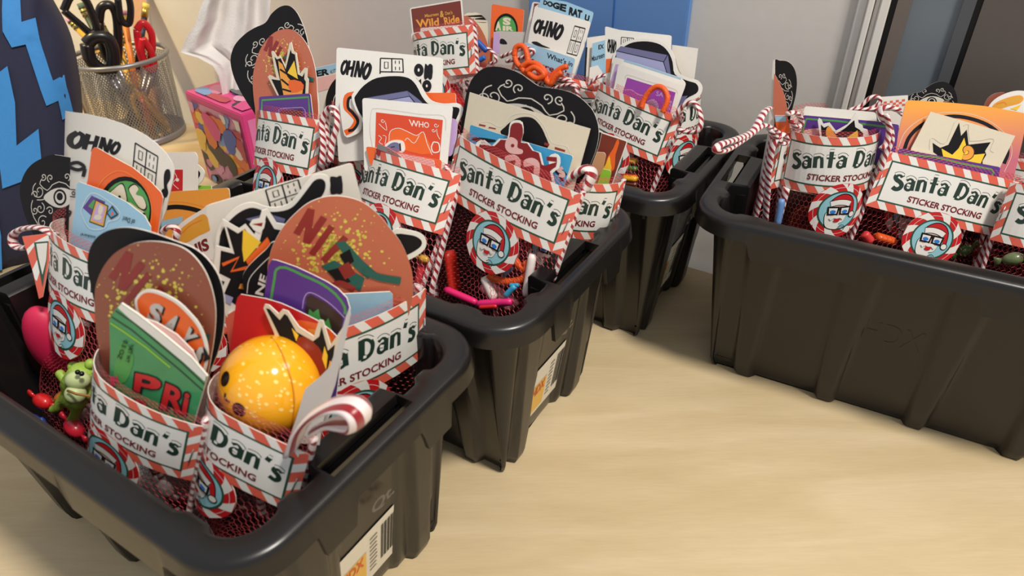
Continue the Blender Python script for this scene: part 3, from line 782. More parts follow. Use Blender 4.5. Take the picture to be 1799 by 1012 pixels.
# ---- the printed band: candy border, green frame, lettering, peppermint badge
GL = {  # hand-drawn letters: strokes (points, width), advance
 'S': ([([(.50,.78),(.38,.93),(.20,.92),(.10,.76),(.20,.60),(.40,.48),(.52,.30),(.42,.10),(.22,.05),(.04,.16)], .19)], .58, [[(.06,.93),(.2,1.0),(.38,1.0),(.54,.90)]]),
 'a': ([([(.46,.62),(.47,.02)], .18), ([(.08,.58),(.26,.72),(.46,.60)], .12), ([(.46,.40),(.24,.42),(.10,.28),(.12,.10),(.28,.03),(.46,.14)], .12)], .60, [[(.06,.72),(.24,.82),(.44,.76),(.56,.64)], [(.16,.36),(.34,.30)]]),
 'n': ([([(.10,.68),(.12,.02)], .18), ([(.12,.54),(.28,.70),(.44,.60),(.50,.02)], .14)], .62, [[(.02,.74),(.16,.78),(.34,.80),(.50,.70)]]),
 't': ([([(.24,1.0),(.25,.02)], .18), ([(.02,.62),(.48,.62)], .12)], .50, [[(.12,1.04),(.36,1.04)], [(.0,.70),(.13,.71)], [(.36,.71),(.48,.70)]]),
 'D': ([([(.13,.96),(.13,.04)], .22), ([(.10,.94),(.42,.90),(.62,.62),(.56,.22),(.32,.05),(.10,.05)], .15)], .74, [[(.0,1.02),(.2,1.06),(.42,1.02),(.62,.86)], [(.20,.14),(.34,.12)]]),
 "'": ([([(.12,1.02),(.06,.76)], .16)], .26, [[(.04,1.06),(.2,1.06)]]),
 's': ([([(.40,.60),(.28,.70),(.12,.64),(.10,.50),(.30,.38),(.38,.22),(.28,.06),(.04,.10)], .16)], .46, [[(.06,.74),(.22,.80),(.42,.72)]]),
 ' ': ([], .30, [])}
def label_art():
    border = Art(); B = .135
    border.multi('coral', [[(0,0),(2.4,0),(2.4,1),(0,1)]])
    def clip(poly, lo, hi):
        for ax, lim, sg in ((0, lo[0], 1), (0, hi[0], -1), (1, lo[1], 1), (1, hi[1], -1)):
            out = []
            for i in range(len(poly)):
                p, q = poly[i-1], poly[i]; a, b = (p[ax]-lim)*sg >= 0, (q[ax]-lim)*sg >= 0
                if a != b:
                    t = (lim-p[ax])/(q[ax]-p[ax]); out.append((p[0]+t*(q[0]-p[0]), p[1]+t*(q[1]-p[1])))
                if b: out.append(q)
            poly = out
            if not poly: return []
        return poly
    W = []
    for i in range(9):
        x = .12+i*.31
        for lo, hi in (((.10, 1-B), (2.30, 1)), ((.10, 0), (2.30, B))):
            x2 = x+(0 if lo[1] > .5 else .10)
            c = clip([(x2-.07, 1.0 if lo[1] > .5 else B), (x2+.06, 1.0 if lo[1] > .5 else B), (x2+.06+.10, lo[1]), (x2-.07+.10, lo[1])], lo, hi)
            if c: W.append(c)
    for i in range(4):
        y = .02+i*.30
        for x0 in (0, 2.4-B):
            c = clip([(x0, y), (x0+B, y+.11), (x0+B, y+.245), (x0, y+.135)], (x0, 0), (x0+B, 1))
            if c: W.append(c)
    border.multi('white', W)
    border.multi('green', [[(B,B),(2.4-B,B),(2.4-B,1-B),(B,1-B)]])
    g = .028
    border.multi('white', [[(B+g,B+g),(2.4-B-g,B+g),(2.4-B-g,1-B-g),(B+g,1-B-g)]])
    # lettering
    txt = Art(); word = "Santa Dan's"; h = .295; gap = .014
    tot = sum(GL[c][1]*h+gap for c in word); x = 1.245-tot/2
    dark = []; out = []; snow = []
    for c in word:
        strokes, adv, caps = GL[c]; xc = x+adv*h/2; u = (xc-1.25)/1.0
        base = .36+.12*(1-u*u); sl = -.27*u*.7
        def P(p): dx = x+p[0]*h-xc; dy = p[1]*h; return (xc+dx*math.cos(sl)-dy*math.sin(sl), base+dx*math.sin(sl)+dy*math.cos(sl))
        for pts, w in strokes: dark += txt.line_polys([P(p) for p in pts], w*h*1.3, 3)
        for cp in caps:
            q = [P(p) for p in cp]; out += txt.line_polys(q, .19*h, 2); snow += txt.line_polys(q, .125*h, 2)
        x += adv*h+gap
    txt.multi('dgreen', dark, 't').multi('dgreen', out, 't').multi('white', snow, 't')
    txt.text('maroon', 'STICKER STOCKING', (.62,.345), (1.93,.345), (1.93,.235), (.62,.235), .025)
    # badge
    bd = Art(); cx, cy, r = 1.27, -.3, .5
    bd.ell('red', (cx, cy), r, r, 0, 48)
    W = []
    for i in range(8):
        a0 = 2*math.pi*i/8+.2; n = 5; L = []; R = []
        for j in range(n+1):
            t = j/n; rr = .34+(r-.34)*t; tw = a0+.30*t
            L.append((cx+rr*math.cos(tw), cy+rr*math.sin(tw))); R.append((cx+rr*math.cos(tw+.34+.05*t), cy+rr*math.sin(tw+.34+.05*t)))
        for j in range(n): W.append([L[j], R[j], R[j+1], L[j+1]])
    bd.multi('white', W)
    bd.line('white', .006, [(cx+.43*math.cos(t), cy+.43*math.sin(t)) for t in [2*math.pi*i/40 for i in range(40)]], 0, True)
    bd.ell('green', (cx, cy), .365, .365, 0, 40).ell('skyl', (cx, cy), .335, .335, 0, 40)
    P = lambda *q: [(cx+x_, cy+y_) for x_, y_ in q]
    beard = P((-.20,-.02),(-.22,-.16),(-.17,-.30),(-.02,-.34),(.06,-.30),(.02,-.24),(.10,-.20),(.14,-.08),(.15,.02),(0,-.02))
    bd.poly('black', [(cx+(x_-cx)*1.05-.002, cy+(y_-cy)*1.04) for x_, y_ in beard], 4).poly('white', beard, 4)
    bd.poly('skin', P((-.15,.10),(-.16,-.06),(-.10,-.12),(.05,-.12),(.11,-.05),(.12,.10)), 3)
    hat = P((-.17,.13),(-.12,.24),(0,.30),(.13,.27),(.22,.16),(.25,-.0),(.245,-.06),(.20,-.04),(.17,.10),(.13,.14))
    bd.poly('black', [(cx+(x_-cx)*1.06, cy+(y_-cy)*1.06) for x_, y_ in hat], 3).poly('red', hat, 3)
    bd.line('black', .115, P((-.18,.13),(-.06,.16),(.06,.155),(.17,.12)), 3).line('white', .09, P((-.175,.13),(-.06,.16),(.06,.155),(.165,.12)), 3)
    bd.ell('black', (cx+.235, cy-.08), .062, .062, 0, 16).ell('white', (cx+.235, cy-.08), .048, .048, 0, 16)
    for sx in (-.115, .085):
        bd.multi('black', [P((sx-.10,.085),(sx+.10,.085),(sx+.09,-.075),(sx-.085,-.075))]); bd.multi('white', [P((sx-.07,.055),(sx+.07,.055),(sx+.062,-.045),(sx-.058,-.045))])
        bd.ell('blue', (cx+sx, cy-.012), .05, .034, 0, 14)
    bd.multi('black', [P((-.03,.055),(.02,.055),(.02,.025),(-.03,.025))])
    bd.ell('red', (cx-.02, cy-.165), .055, .035, .2, 14)
    bd.line('white', .055, P((-.14,-.15),(-.08,-.10),(-.03,-.11),(.03,-.10),(.09,-.14)), 3)
    bd.line('black', .010, P((.02,-.30),(.08,-.26),(.14,-.30),(.13,-.36)), 3)
    return border, txt, bd
L_BORDER, L_TEXT, L_BADGE = label_art()
def net_mesh(name, G, cell=.0033, w=.00012):
    """hexagonal net on a grid of rings G (rows x cols x 3), real threads"""
    G = np.array(G); nr, nc, _ = G.shape
    per = np.linalg.norm(np.diff(np.concatenate([G[:, :], G[:, :1]], 1), axis=1), axis=2).sum(1).mean()
    hgt = np.linalg.norm(np.diff(G.mean(1), axis=0), axis=1).sum()
    nx = int(per/cell/1.0); ny = int(hgt/(cell*.87))
    def S(u, t):
        u = (u % 1.0)*nc; t = np.clip(t, 0, 1)*(nr-1.001)
        i = t.astype(int); ft = (t-i)[:, None]; j = u.astype(int) % nc; fu = (u-np.floor(u))[:, None]; j2 = (j+1) % nc
        return (G[i, j]*(1-fu)+G[i, j2]*fu)*(1-ft)+(G[i+1, j]*(1-fu)+G[i+1, j2]*fu)*ft
    e0 = []; e1 = []
    J, I = np.meshgrid(np.arange(ny), np.arange(nx), indexing='ij'); I = I.ravel(); J = J.ravel()
    sh = (J % 2)*.5
    lo = J+.17; hi = J+.5-.17+.0
    # row zigzag: valley -> peak -> valley, plus an upright from each peak to the next row
    u0 = (I+sh)/nx; u1 = (I+sh+.5)/nx; u2 = (I+sh+1)/nx
    tv = (J+.0)/ny; tp = (J+.34)/ny; tn = (J+1.0)/ny
    A = S(u0, tv); Bp = S(u1, tp); Cc = S(u2, tv); Dn = S(u1, tn)
    a = np.concatenate([A, Bp, Bp]); b = np.concatenate([Bp, Cc, Dn])
    cen = np.concatenate([S(u0*0+.25, tv)*.5+S(u0*0+.75, tv)*.5]*3)
    d = b-a; nrm = (a-cen); ww = np.cross(d, nrm); ww /= (np.linalg.norm(ww, axis=1)[:, None]+1e-9); ww *= w
    V = np.stack([a-ww, a+ww, b+ww, b-ww], 1).reshape(-1, 3); n = len(a)
    Fc = np.arange(n*4).reshape(n, 4)
    me = bpy.data.meshes.new(name); me.vertices.add(len(V)); me.vertices.foreach_set('co', V.ravel())
    me.loops.add(n*4); me.loops.foreach_set('vertex_index', Fc.ravel()); me.polygons.add(n)
    me.polygons.foreach_set('loop_start', np.arange(0, n*4, 4)); me.polygons.foreach_set('loop_total', np.full(n, 4)); me.update()
    return me
def make_stocking(nm, label, band=True):
    b, P, ca, cb, sc, a0 = LAB[nm]; st = Stocking(); ST[nm] = st
    O = CAM+(Vector(P[:3])-CAM)*sc
    st.bin = b; st.hl = HL*sc; st.wl = WL*sc; st.a0 = a0; st.ca = ca; st.cb = cb
    S = st.S = Surf(O, P[3], P[4], P[5], P[6]/sc, (P[7]-a0)*st.wl if P[7] > 0 else None, 45/sc)
    m = label_map(st)
    # bag rings round the band and down to the bin floor
    s0, s1 = m((0,.5))[0], m((2.4,.5))[0]
    NC = 40; HN = NC//2; BK = .020; rings = []
    def ring(v, inn=.0014):
        """one round of the bag: the band's own curve in front, a bulge behind"""
        fr = [S.pt(s1+(s0-s1)*(.01+.98*j/HN), v*st.hl, -inn) for j in range(HN+1)]
        E1, E0 = fr[0], fr[-1]; Cn = (E0+E1)/2; back = []
        bd = -S.N; sag = max((p-Cn).dot(bd) for p in fr)
        for j in range(1, HN):
            t = math.pi*j/HN; back.append(Cn+(E0-E1)/2*math.cos(t)+bd*(BK*math.sin(t)))
        return fr+back
    for v, inn in ((1.10, .0014), (1.0, .0014), (.8, .0014), (.5, .0014), (.1, .0016), (-.25, .0024), (-.6, .0034), (-.88, .0036)): rings.append(ring(v, inn))
    last = rings[-1]; Cn = sum(last, Vector())/NC; rel = [p-Cn for p in last]; rad = max(r.length for r in rel)
    wide, shx = {'S1':(.050, -.032)}.get(nm, (.037, 0)); q = bin_loc(b, Cn-S.V*.06); q.x += shx; xl = .102 if shx else .085; q.x = max(-xl, min(xl, q.x)); q.y = max(-.034, min(.034, q.y)); floor = bin_pt(b, q.x, q.y, .014)
    n = 9
    for i in range(1, n+1):
        t = i/n; c = Cn.lerp(floor, t); tt = t**.55; c = Vector((Cn.x+(floor.x-Cn.x)*tt, Cn.y+(floor.y-Cn.y)*tt, c.z)); f_ = 1-(1-min(1.15, wide/rad))*sstep(0, .55, t); out = []
        for j in range(NC):
            r = rel[j]*f_; r = Vector((r.x, r.y, r.z*(1-t)))
            p = c+r; w = bin_loc(b, p); m_ = 1-p.z/BH                # stay clear of the tapering wall
            lx, ly = BL/2-.018-.026*max(0, m_), BW/2-.017-.026*max(0, m_)
            if p.z < BH+.002: w.x = max(-lx, min(lx, w.x)); w.y = max(-ly, min(ly, w.y)); p = bin_pt(b, w.x, w.y, p.z)
            out.append(p)
        rings.append(out)
    st.rings = rings; st.ax0 = rings[0]
    root = st.root = empty('sticker_stocking', floor); tag(root, label, 'gift stocking', 'net sticker stockings in the black bins')
    o = link('net_bag', net_mesh('net_bag', rings), None, [M_NET]); reparent(o, root)
    for j in (0, HN):
        pts = [r[j]-S.N*.0036 for r in rings[1:]]; P2 = smooth_line(pts, 3)
        reparent(tube('side_seam', P2, .0030, stripe_mat(), None, 8, flat=.5, up=S.N), root)
    # paper band
    N_ = 16; X = lambda i: 2.4*i/N_
    cxb, cyb, r = 1.27, -.3, .5; a0 = math.acos(.4/.5)
    out = [(X(i), 1.0) for i in range(N_+1)]+[(2.4, .5)]+[(2.4, 0.0)]+[(2.4-(2.4-cxb-.4)*i/4, 0) for i in range(1, 4)]
    aa0 = math.asin(.3/.5)
    for i in range(25):
        t = aa0-(math.pi+2*aa0)*i/24; out.append((cxb+.5*math.cos(t), cyb+.5*math.sin(t)))
    out += [((cxb-.4)*(1-i/4), 0) for i in range(1, 4)]+[(0,0),(0,.5)]
    pb = sheet('paper_band', [m(p) for p in out], S, [C('coral'), M_WHITEP], None, .0004); reparent(pb, root)
    for art, n2 in ((L_BORDER, 'candy_border'), (L_TEXT, 'lettering'), (L_BADGE, 'peppermint_badge')):
        prints(art, m, S, pb, (n2, n2), h0={'candy_border':.00008, 'lettering':.00028, 'peppermint_badge':.00045}[n2], dh=.00004)
    # back half of the band
    V = []; Fc = []; kk = HN+1
    for v in (0, .5, 1.0):
        g = ring(v); cen_ = (g[0]+g[HN])/2; bk = [g[HN]]+g[HN+1:]+[g[0]]; V += [p-S.N*.0010+(p-cen_)*.012 for p in bk]
    for i in range(2):
        for j in range(kk-1): Fc.append((i*kk+j, i*kk+j+1, (i+1)*kk+j+1, (i+1)*kk+j))
    reparent(pydata('back_band', V, Fc, C('paper'), None, True), root)
    # staples through both ends
    for x_ in (.06, 2.34):
        p0 = S.pt(*m((x_-.012, .36)), .0008); p1 = S.pt(*m((x_+.012, .60)), .0008)
        reparent(tube('staple', [p0, p1], .00035, M_STEEL, None, 6), root)
    return st
def at_d(nm, px, d):
    """point on the plane d behind the band's front of one stocking"""
    S = ST[nm].S if isinstance(nm, str) else nm; r_ = ray(px); O = S.O-S.N*d
    return CAM+r_*((O-CAM).dot(S.N)/r_.dot(S.N))
DESC = dict(
 S1='net stocking holding the green toy figure behind the bin wall, with OH NO sheet above', S2='net stocking with the green candy packet sticking out of its paper band',
 S3='net stocking with the yellow dotted ball sitting in its paper band', S4='net stocking with a large speckled egg sticker, its band facing the open table',
 S5='net stocking with the orange card and sausage sticker, behind the green candy packet', S6='net stocking with the tall black heart sticker next to the tissue box',
 S7='net stocking with the red WHO stamp card standing in it', S8='net stocking with a cream sheet and red splat sticker, orange cord inside', S9='net stocking with the flame and lime green cards at the bin corner',
 S10='net stocking with the golden-lettered brown card sticking up', S11='net stocking with the rolled sheets tied by an orange cord knot', S12='net stocking with the purple stamp card and orange cord loop',
 S13='net stocking with a knotted striped ribbon at the far bin corner below the blue board', S14='net stocking with the IER KIT card, squeezed behind the OH NO sheet', S15='net stocking seen from its side, with a striped loop hanging over the bin handle',
 S16='net stocking with a white card and dark spiky sticker, turned badge facing out', S17='net stocking with the sunset orange card and white square of starburst', S18='net stocking cut off by the picture edge next to the sunset card',
 S19='net stocking with the checkered card behind the sunset orange card', S20='net stocking with a sausage sticker behind the sunset orange card', S21='net stocking packed with cards seen edge-on next to the purple stamp card', S22='net stocking with the orange card of a green disc below the wall')
for nm in LAB: make_stocking(nm, DESC[nm])
# ribbon loops and knots that belong to a stocking
def loop(nm, px, d, r=.0036, flat=.5, n=5, name='ribbon_loop', mat=None):
    r *= .74
    pts = [at_d(nm, p, d if not isinstance(d, (list, tuple)) else d[i]) for i, p in enumerate(px)]
    o = tube(name, smooth_line(pts, n), r, mat or stripe_mat(), None, 10, flat=flat, up=ST[nm].S.N); reparent(o, ST[nm].root); return o
def knot(nm, px, d, r):
    c = at_d(nm, px, d); rnd = random.Random(int(px[0])); pts = []
    for i in range(14):
        a = i*1.3; pts.append(c+Vector((math.cos(a)*r, math.sin(a*.7)*r*.8, math.sin(a)*r)))
    o = tube('ribbon_knot', smooth_line(pts, 4), .0034, stripe_mat(), None, 8, flat=.55); reparent(o, ST[nm].root)
# ================================================================== designs shared by several stickers (design space: x right, y up)
def spiral(cx, cy, r, turns=1.4, start=0., sg=1, n=16):
    return [(cx+r*(1-t)*math.cos(start+sg*2*math.pi*turns*t), cy+r*(1-t)*math.sin(start+sg*2*math.pi*turns*t)) for t in [i/n*.92 for i in range(n+1)]]
def planch_art():
    a = Art(); L = []
    for s in (-1, 1):
        X = lambda pts: [(.5+s*(x-.5), y) for x, y in pts]
        L += [X(spiral(.62,.98,.05,1.3,-1.2,1)), X(spiral(.72,1.0,.045,1.3,-1.0,-1)), X(spiral(.80,.84,.10,1.5,1.2,-1)), X(spiral(.86,.80,.05,1.2,0,1)), X(spiral(.80,.64,.07,1.4,2.0,1)), X(spiral(.88,.62,.05,1.4,0,-1)),
              X(spiral(.66,.60,.055,1.3,.5,1)), X(spiral(.78,.48,.08,1.4,2.4,-1)), X(spiral(.70,.38,.05,1.3,0,1)),
              X([(.5,.93),(.60,.90),(.68,.84),(.78,.92),(.74,.98)]), X([(.52,.86),(.64,.80),(.74,.74),(.84,.74)]), X([(.90,.74),(.93,.66),(.90,.54),(.82,.42)]), X([(.62,.28),(.70,.30),(.74,.40)])]
    a.lines('swirl', .010, L, 2)
    a.poly('swirl', [(.26,.76),(.38,.84),(.5,.86),(.62,.84),(.74,.76),(.62,.66),(.5,.63),(.38,.66)], 3)
    a.ell('black', (.5,.75), .095, .095).ell('swirl', (.5,.75), .07, .07).ell('black', (.5,.76), .045, .045)
    a.poly('swirl', [(.44,.25),(.5,.20),(.56,.25),(.5,.42)], 3)
    return a
PLANCH = Art().add(planch_art(), lambda p: (.5+(p[0]-.5)*.86, .62+(p[1]-.62)*.84-.02))
def egg_art():
    a = Art(); rnd = random.Random(5); D = []; D2 = []
    def dot(c, r): return [(c[0]+r*math.cos(t)*(1+.2*math.sin(3*t)), c[1]+r*math.sin(t)) for t in [i*math.pi/3 for i in range(6)]]
    for i in range(420):
        r = abs(rnd.gauss(0, .21)); t = rnd.uniform(0, 6.283); c = (.46+r*math.cos(t)*1.15, .70+r*math.sin(t)*1.1)
        if .05 < c[0] < .95 and .1 < c[1] < 1.2 and (c[0]-.5)**2/.2+(c[1]-.6)**2/.33 < 1: D.append(dot(c, rnd.uniform(.004, .022)*(1.25-min(1, r*2.4))))
    a.multi('splat', D)
    ro = lambda pts: [(.46+(x-.46)*.94-(y-.72)*.0, y) for x, y in pts]
    NN = [(.20,.86),(.33,1.06)], [(.33,1.06),(.27,.78)], [(.27,.78),(.42,.98)], [(.30,.68),(.47,.90)], [(.38,.62),(.56,.80)]
    for w, p in ((.055, NN[0]), (.055, NN[1]), (.055, NN[2]), (.05, NN[3]), (.05, NN[4])): a.line('nixred', w, p)
    a.poly('teal', [(.48,.76),(.55,.77),(.66,.60),(.74,.50),(.68,.45),(.60,.55)]); a.poly('teal', [(.36,.58),(.46,.62),(.66,.46),(.62,.36),(.50,.44)])
    a.poly('black', [(.50,.66),(.58,.70),(.60,.60),(.54,.56)]); a.poly('black', [(.40,.54),(.50,.56),(.56,.44),(.48,.42)]); a.poly('nixred', [(.48,.56),(.56,.60),(.60,.50),(.52,.46)])
    a.line('teal', .055, [(.66,.52),(.76,.46),(.90,.42)], 4); a.line('nixred', .04, [(.40,.40),(.48,.44),(.58,.38)], 4)
    return a
EGG = egg_art()
def star_art(bg=True):
    """dark spiky burst with yellow points and an orange squiggle; box 1 x 1"""
    a = Art()
    out = [(.02,.74),(.10,.66),(.16,.78),(.20,.64),(.36,.50),(.50,.98),(.57,.80),(.63,.90),(.70,.60),(.98,.78),(.92,.62),(.99,.52),(.84,.40),(.88,.10),(.12,.08),(.20,.30),(.04,.46),(.15,.52)]
    c = (.5,.46)
    if bg: a.poly('white', [(c[0]+(x-c[0])*1.13, c[1]+(y-c[1])*1.10) for x, y in out])
    a.poly('black', out)
    a.poly('yellow', [(.22,.56),(.36,.44),(.30,.20),(.18,.30)]); a.poly('yellow', [(.46,.50),(.53,.82),(.60,.52),(.52,.40)]); a.poly('yellow', [(.66,.44),(.86,.58),(.76,.22),(.66,.26)])
    a.line('orange', .10, spiral(.55,.36,.17,1.1,1.4,-1), 1); a.line('brown', .025, spiral(.55,.36,.10,1.1,1.4,-1), 1)
    a.line('orange', .06, [(.30,.40),(.40,.30),(.34,.18),(.46,.14)], 3)
    return a, [(c[0]+(x-c[0])*1.15, c[1]+(y-c[1])*1.12) for x, y in out]
STAR, STAR_OUT = star_art()
def ohno_art():
    a = Art()          # brush lettering OH NO, box 2 x 1
    a.line('ink', .19, [(.30,.86),(.12,.60),(.10,.30),(.24,.14),(.42,.40),(.46,.74),(.30,.86)], 4)
    a.lines('ink', .17, [[(.62,.90),(.52,.10)], [(.94,.92),(.84,.04)], [(.56,.46),(.90,.54)], [(1.16,.92),(1.06,.06)], [(1.16,.92),(1.36,.10)], [(1.36,.10),(1.50,.92)]], 0)
    a.line('ink', .18, [(1.78,.84),(1.62,.56),(1.58,.26),(1.70,.10),(1.86,.32),(1.92,.66),(1.78,.84)], 4)
    return a
OHNO = ohno_art()
def window_art():
    a = Art()          # block letters in a four-pane window, box 1 x 1.3
    a.lines('ink', .05, [[(0,0),(0,1.3)], [(1,0),(1,1.3)], [(0,1.3),(1,1.3)], [(0,0),(1,0)], [(.5,0),(.5,1.3)], [(0,.65),(1,.65)]])
    a.lines('ink', .035, [[(.18,.82),(.18,1.12),(.34,1.12),(.34,.82),(.18,.82)], [(.66,.75),(.66,.90)], [(.66,1.05),(.66,1.2)], [(.84,.75),(.84,.90)], [(.84,1.05),(.84,1.2)], [(.15,.1),(.15,.55)], [(.34,.1),(.34,.55)], [(.66,.15),(.66,.5),(.84,.5),(.84,.15),(.66,.15)]])
    return a
WINDOW = window_art()
def blob_art():
    a = Art()          # fat blob lettering, box 1 x 1
    a.ell('ink', (.27,.74), .25, .22).poly('ink', [(.56,.52),(.58,.98),(.72,.92),(.80,.99),(.97,.94),(.98,.52),(.84,.46),(.76,.52),(.66,.44)], 2)
    a.poly('ink', [(.05,.04),(.04,.42),(.18,.44),(.30,.36),(.42,.44),(.44,.04),(.28,.02)], 2).ell('ink', (.74,.22), .24, .21)
    a.ell('white', (.27,.74), .05, .06).ell('white', (.74,.22), .05, .05)
    return a
BLOB = blob_art()
def coffin_art():
    """black domed shape with a slanted lavender box in it, box 1 x 1"""
    a = Art()
    a.multi('lavd', [[(.04,.60),(.72,.66),(.74,.50),(.05,.44)]]); a.multi('lav', [[(.05,.44),(.74,.50),(.86,.30),(.84,.02),(.12,.02)]])
    a.multi('lavd', [[(.72,.66),(.92,.30),(.88,.10),(.74,.50)]])
    a.lines('ink', .016, [[(.04,.60),(.72,.66),(.74,.50),(.05,.44),(.04,.60)], [(.74,.50),(.88,.10)], [(.72,.66),(.94,.30)]])
    return a
COFFIN = coffin_art()
def A(*pairs):
    """compose art in photo pixels: (art, w, h, TL, TR, BR, BL)"""
    a = Art()
    for art, w, h, TL, TR, BR, BL in pairs: a.add(art, quad_map(w, h, TL, TR, BR, BL))
    return a
def quadbox(x0, y0, x1, y1): return (x0, y0), (x1, y0), (x1, y1), (x0, y1)
def grow(pts, f):
    cx = sum(p[0] for p in pts)/len(pts); cy = sum(p[1] for p in pts)/len(pts); return [(cx+(x-cx)*f, cy+(y-cy)*f) for x, y in pts]
def inset(pts, px):
    out = []; n = len(pts); area_ = sum(pts[i-1][0]*pts[i][1]-pts[i][0]*pts[i-1][1] for i in range(n)); sg = 1 if area_ > 0 else -1
    for i in range(n):
        a, b = Vector(pts[i-1]), Vector(pts[(i+1) % n]); t = (b-a).normalized(); out.append((pts[i][0]-t.y*px*sg, pts[i][1]+t.x*px*sg))
    return out
def S_(nm, d, k=0, dyaw=0, dlean=0):
    S = ST[nm].S; ks = max(S.k-max(k, 0), 0)
    sag = 0 if ks < .5 else 1/ks-math.sqrt(max(1/ks**2-.028**2, (.35/ks)**2))
    return S.off(d+sag, k, dyaw, dlean)
GP = 'stickers in the stockings'

# ================================================================== stickers, stocking by stocking
# ---- S1
s = S_('S1', .006, 4); z = lambda pts: zz(4.217, 90, 180, pts)
o = z([(145,1000),(175,780),(188,610),(205,588),(400,655),(560,740),(690,840),(735,920),(735,960)])+[(262,440),(200,470),(122,440)]
a = Art().poly('purple', z([(235,780),(300,690),(400,735),(380,840),(300,840)])).poly('limeg', z([(275,770),(315,720),(360,740),(345,810)])).poly('choco', z([(330,718),(426,765),(392,925),(282,885)])).poly('gold', z([(335,728),(418,770),(388,915),(290,880)])).poly('lilac', z([(345,745),(405,775),(380,895),(303,868)])).poly('cream', z([(362,760),(390,775),(375,830),(350,820)]), 2).ell('cream', z([(350,850)])[0], 7, 5).poly('choco', z([(455,762),(502,830),(447,865),(412,818)])).poly('cyan', z([(455,780),(488,828),(448,850),(424,816)])).poly('orange', z([(455,800),(470,825),(445,840)]))
a.text('ink', 'of Dan!', *z([(620,905),(530,875),(538,840),(628,868)]), .01).text('ink', 'stickers!', *z([(330,1010),(222,985),(226,965),(335,990)]), .01)
a.line('white', .8, z([(240,770),(280,690),(330,670),(420,720),(510,800),(500,860),(430,880),(400,930),(290,930),(230,820)]), 3, True)
sticker('framed_pictures_card', 'pale blue card with small gold picture frames printed on it, beside the orange disc card', s, o, 'bluec', a, group=GP)
s = S_('S1', .010, 5)
o = z([(255,640),(270,570),(300,350),(318,333),(345,338),(600,480),(740,590),(815,670),(828,710),(790,960)])+[(270,480),(150,420)]
a = Art().ell('black', z([(545,800)])[0], 47, 60).ell('limeg', z([(553,800)])[0], 42, 52)
cr_ = z([(415,700),(470,640),(520,605),(545,640),(560,740),(500,720),(470,760)]); a.poly('ink', grow(cr_, 1.12), 3).poly('cream', cr_, 3)
cr_ = z([(580,640),(620,610),(650,640),(630,680),(680,700),(705,760),(690,790),(650,770),(600,690)]); a.poly('ink', grow(cr_, 1.12), 3).poly('cream', cr_, 3).poly('cream', z([(580,740),(640,780),(700,820),(705,900),(640,880)]), 3).ell('ink', z([(690,830)])[0], 3, 3.5).ell('ink', z([(510,700)])[0], 2.5, 3)
a.line('amber', .7, z([(330,660),(400,560),(500,505),(600,540),(700,640),(745,760),(745,900)]), 4)
sticker('green_disc_card', 'glossy orange card with a green disc, in front of a curled lettering sheet', s, o, 'orange', a, group=GP)
s = S_('S1', .015, 9)
o = z([(20,760),(42,640),(58,440),(60,90),(75,66),(100,62),(250,82),(400,115),(520,155),(620,200),(700,245),(780,305),(850,375),(895,445),(912,500),(905,560),(850,800),(790,960)])+[(262,450),(110,440)]
a = A((OHNO, 2, 1, *z([(118,178),(525,282),(505,395),(112,345)])), (WINDOW, 1, 1.3, *z([(625,300),(792,400),(768,650),(600,560)])))
a.poly('ink', z([(850,500),(880,500),(885,560),(860,610),(870,670),(845,700),(835,560)]), 3).poly('ink', z([(820,650),(840,640),(845,700),(815,800),(820,700)]), 2).line('ink', 6, z([(130,460),(200,445),(250,480),(200,500),(140,480)]), 3).line('ink', 6, z([(255,490),(240,550)])).line('ink', 3, z([(100,790),(90,830),(120,850),(150,810),(110,800)]), 3)
a.text('ink', 'lol', *z([(145,700),(145,640),(185,645),(185,705)]), .01)
sticker('lettering_sheet', 'tall curled white OH NO lettering sheet in front of the pencil cup', s, o, 'paper', a, group=GP)
s = S_('S1', .020)
o = sm([(104,273),(72,279),(48,297),(35,328),(38,358),(52,398),(78,440),(130,460),(170,400),(170,300)])
a = A((PLANCH, 1, 1.15, (30,272), (170,262), (185,470), (45,480)))
sticker('black_heart_sticker', 'black heart-shaped sticker with silver swirls, half hidden beside the navy bag', s, o, 'black', a, group=GP)
s = S_('S1', .022); sticker('red_card', 'red card corner peeking out behind the tall OH NO sheet', s, [(74,373),(95,358),(120,365),(112,420),(80,410)], 'red', None, group=GP)
fl = S_('S1', .012, 0, .35); z = lambda pts: zz(4.6, 0, 400, pts)
o = sheet('band_end', [fl.hit(p) for p in z([(178,72),(395,45),(400,250),(345,560),(315,575),(260,340)])], fl, [C('coral'), M_WHITEP], None, .0004); reparent(o, ST['S1'].root)
a = Art().poly('white', z([(215,175),(280,115),(385,60),(395,48),(395,110),(290,130),(228,220)])).poly('white', z([(262,340),(300,260),(330,330),(300,430),(285,420)])).poly('green', z([(275,118),(390,108),(380,260),(345,480),(300,250)])).poly('paper', z([(295,130),(385,122),(375,260),(345,380),(312,240)]))
prints(a, fl.hit, fl, o, ('candy_border', 'lettering'))
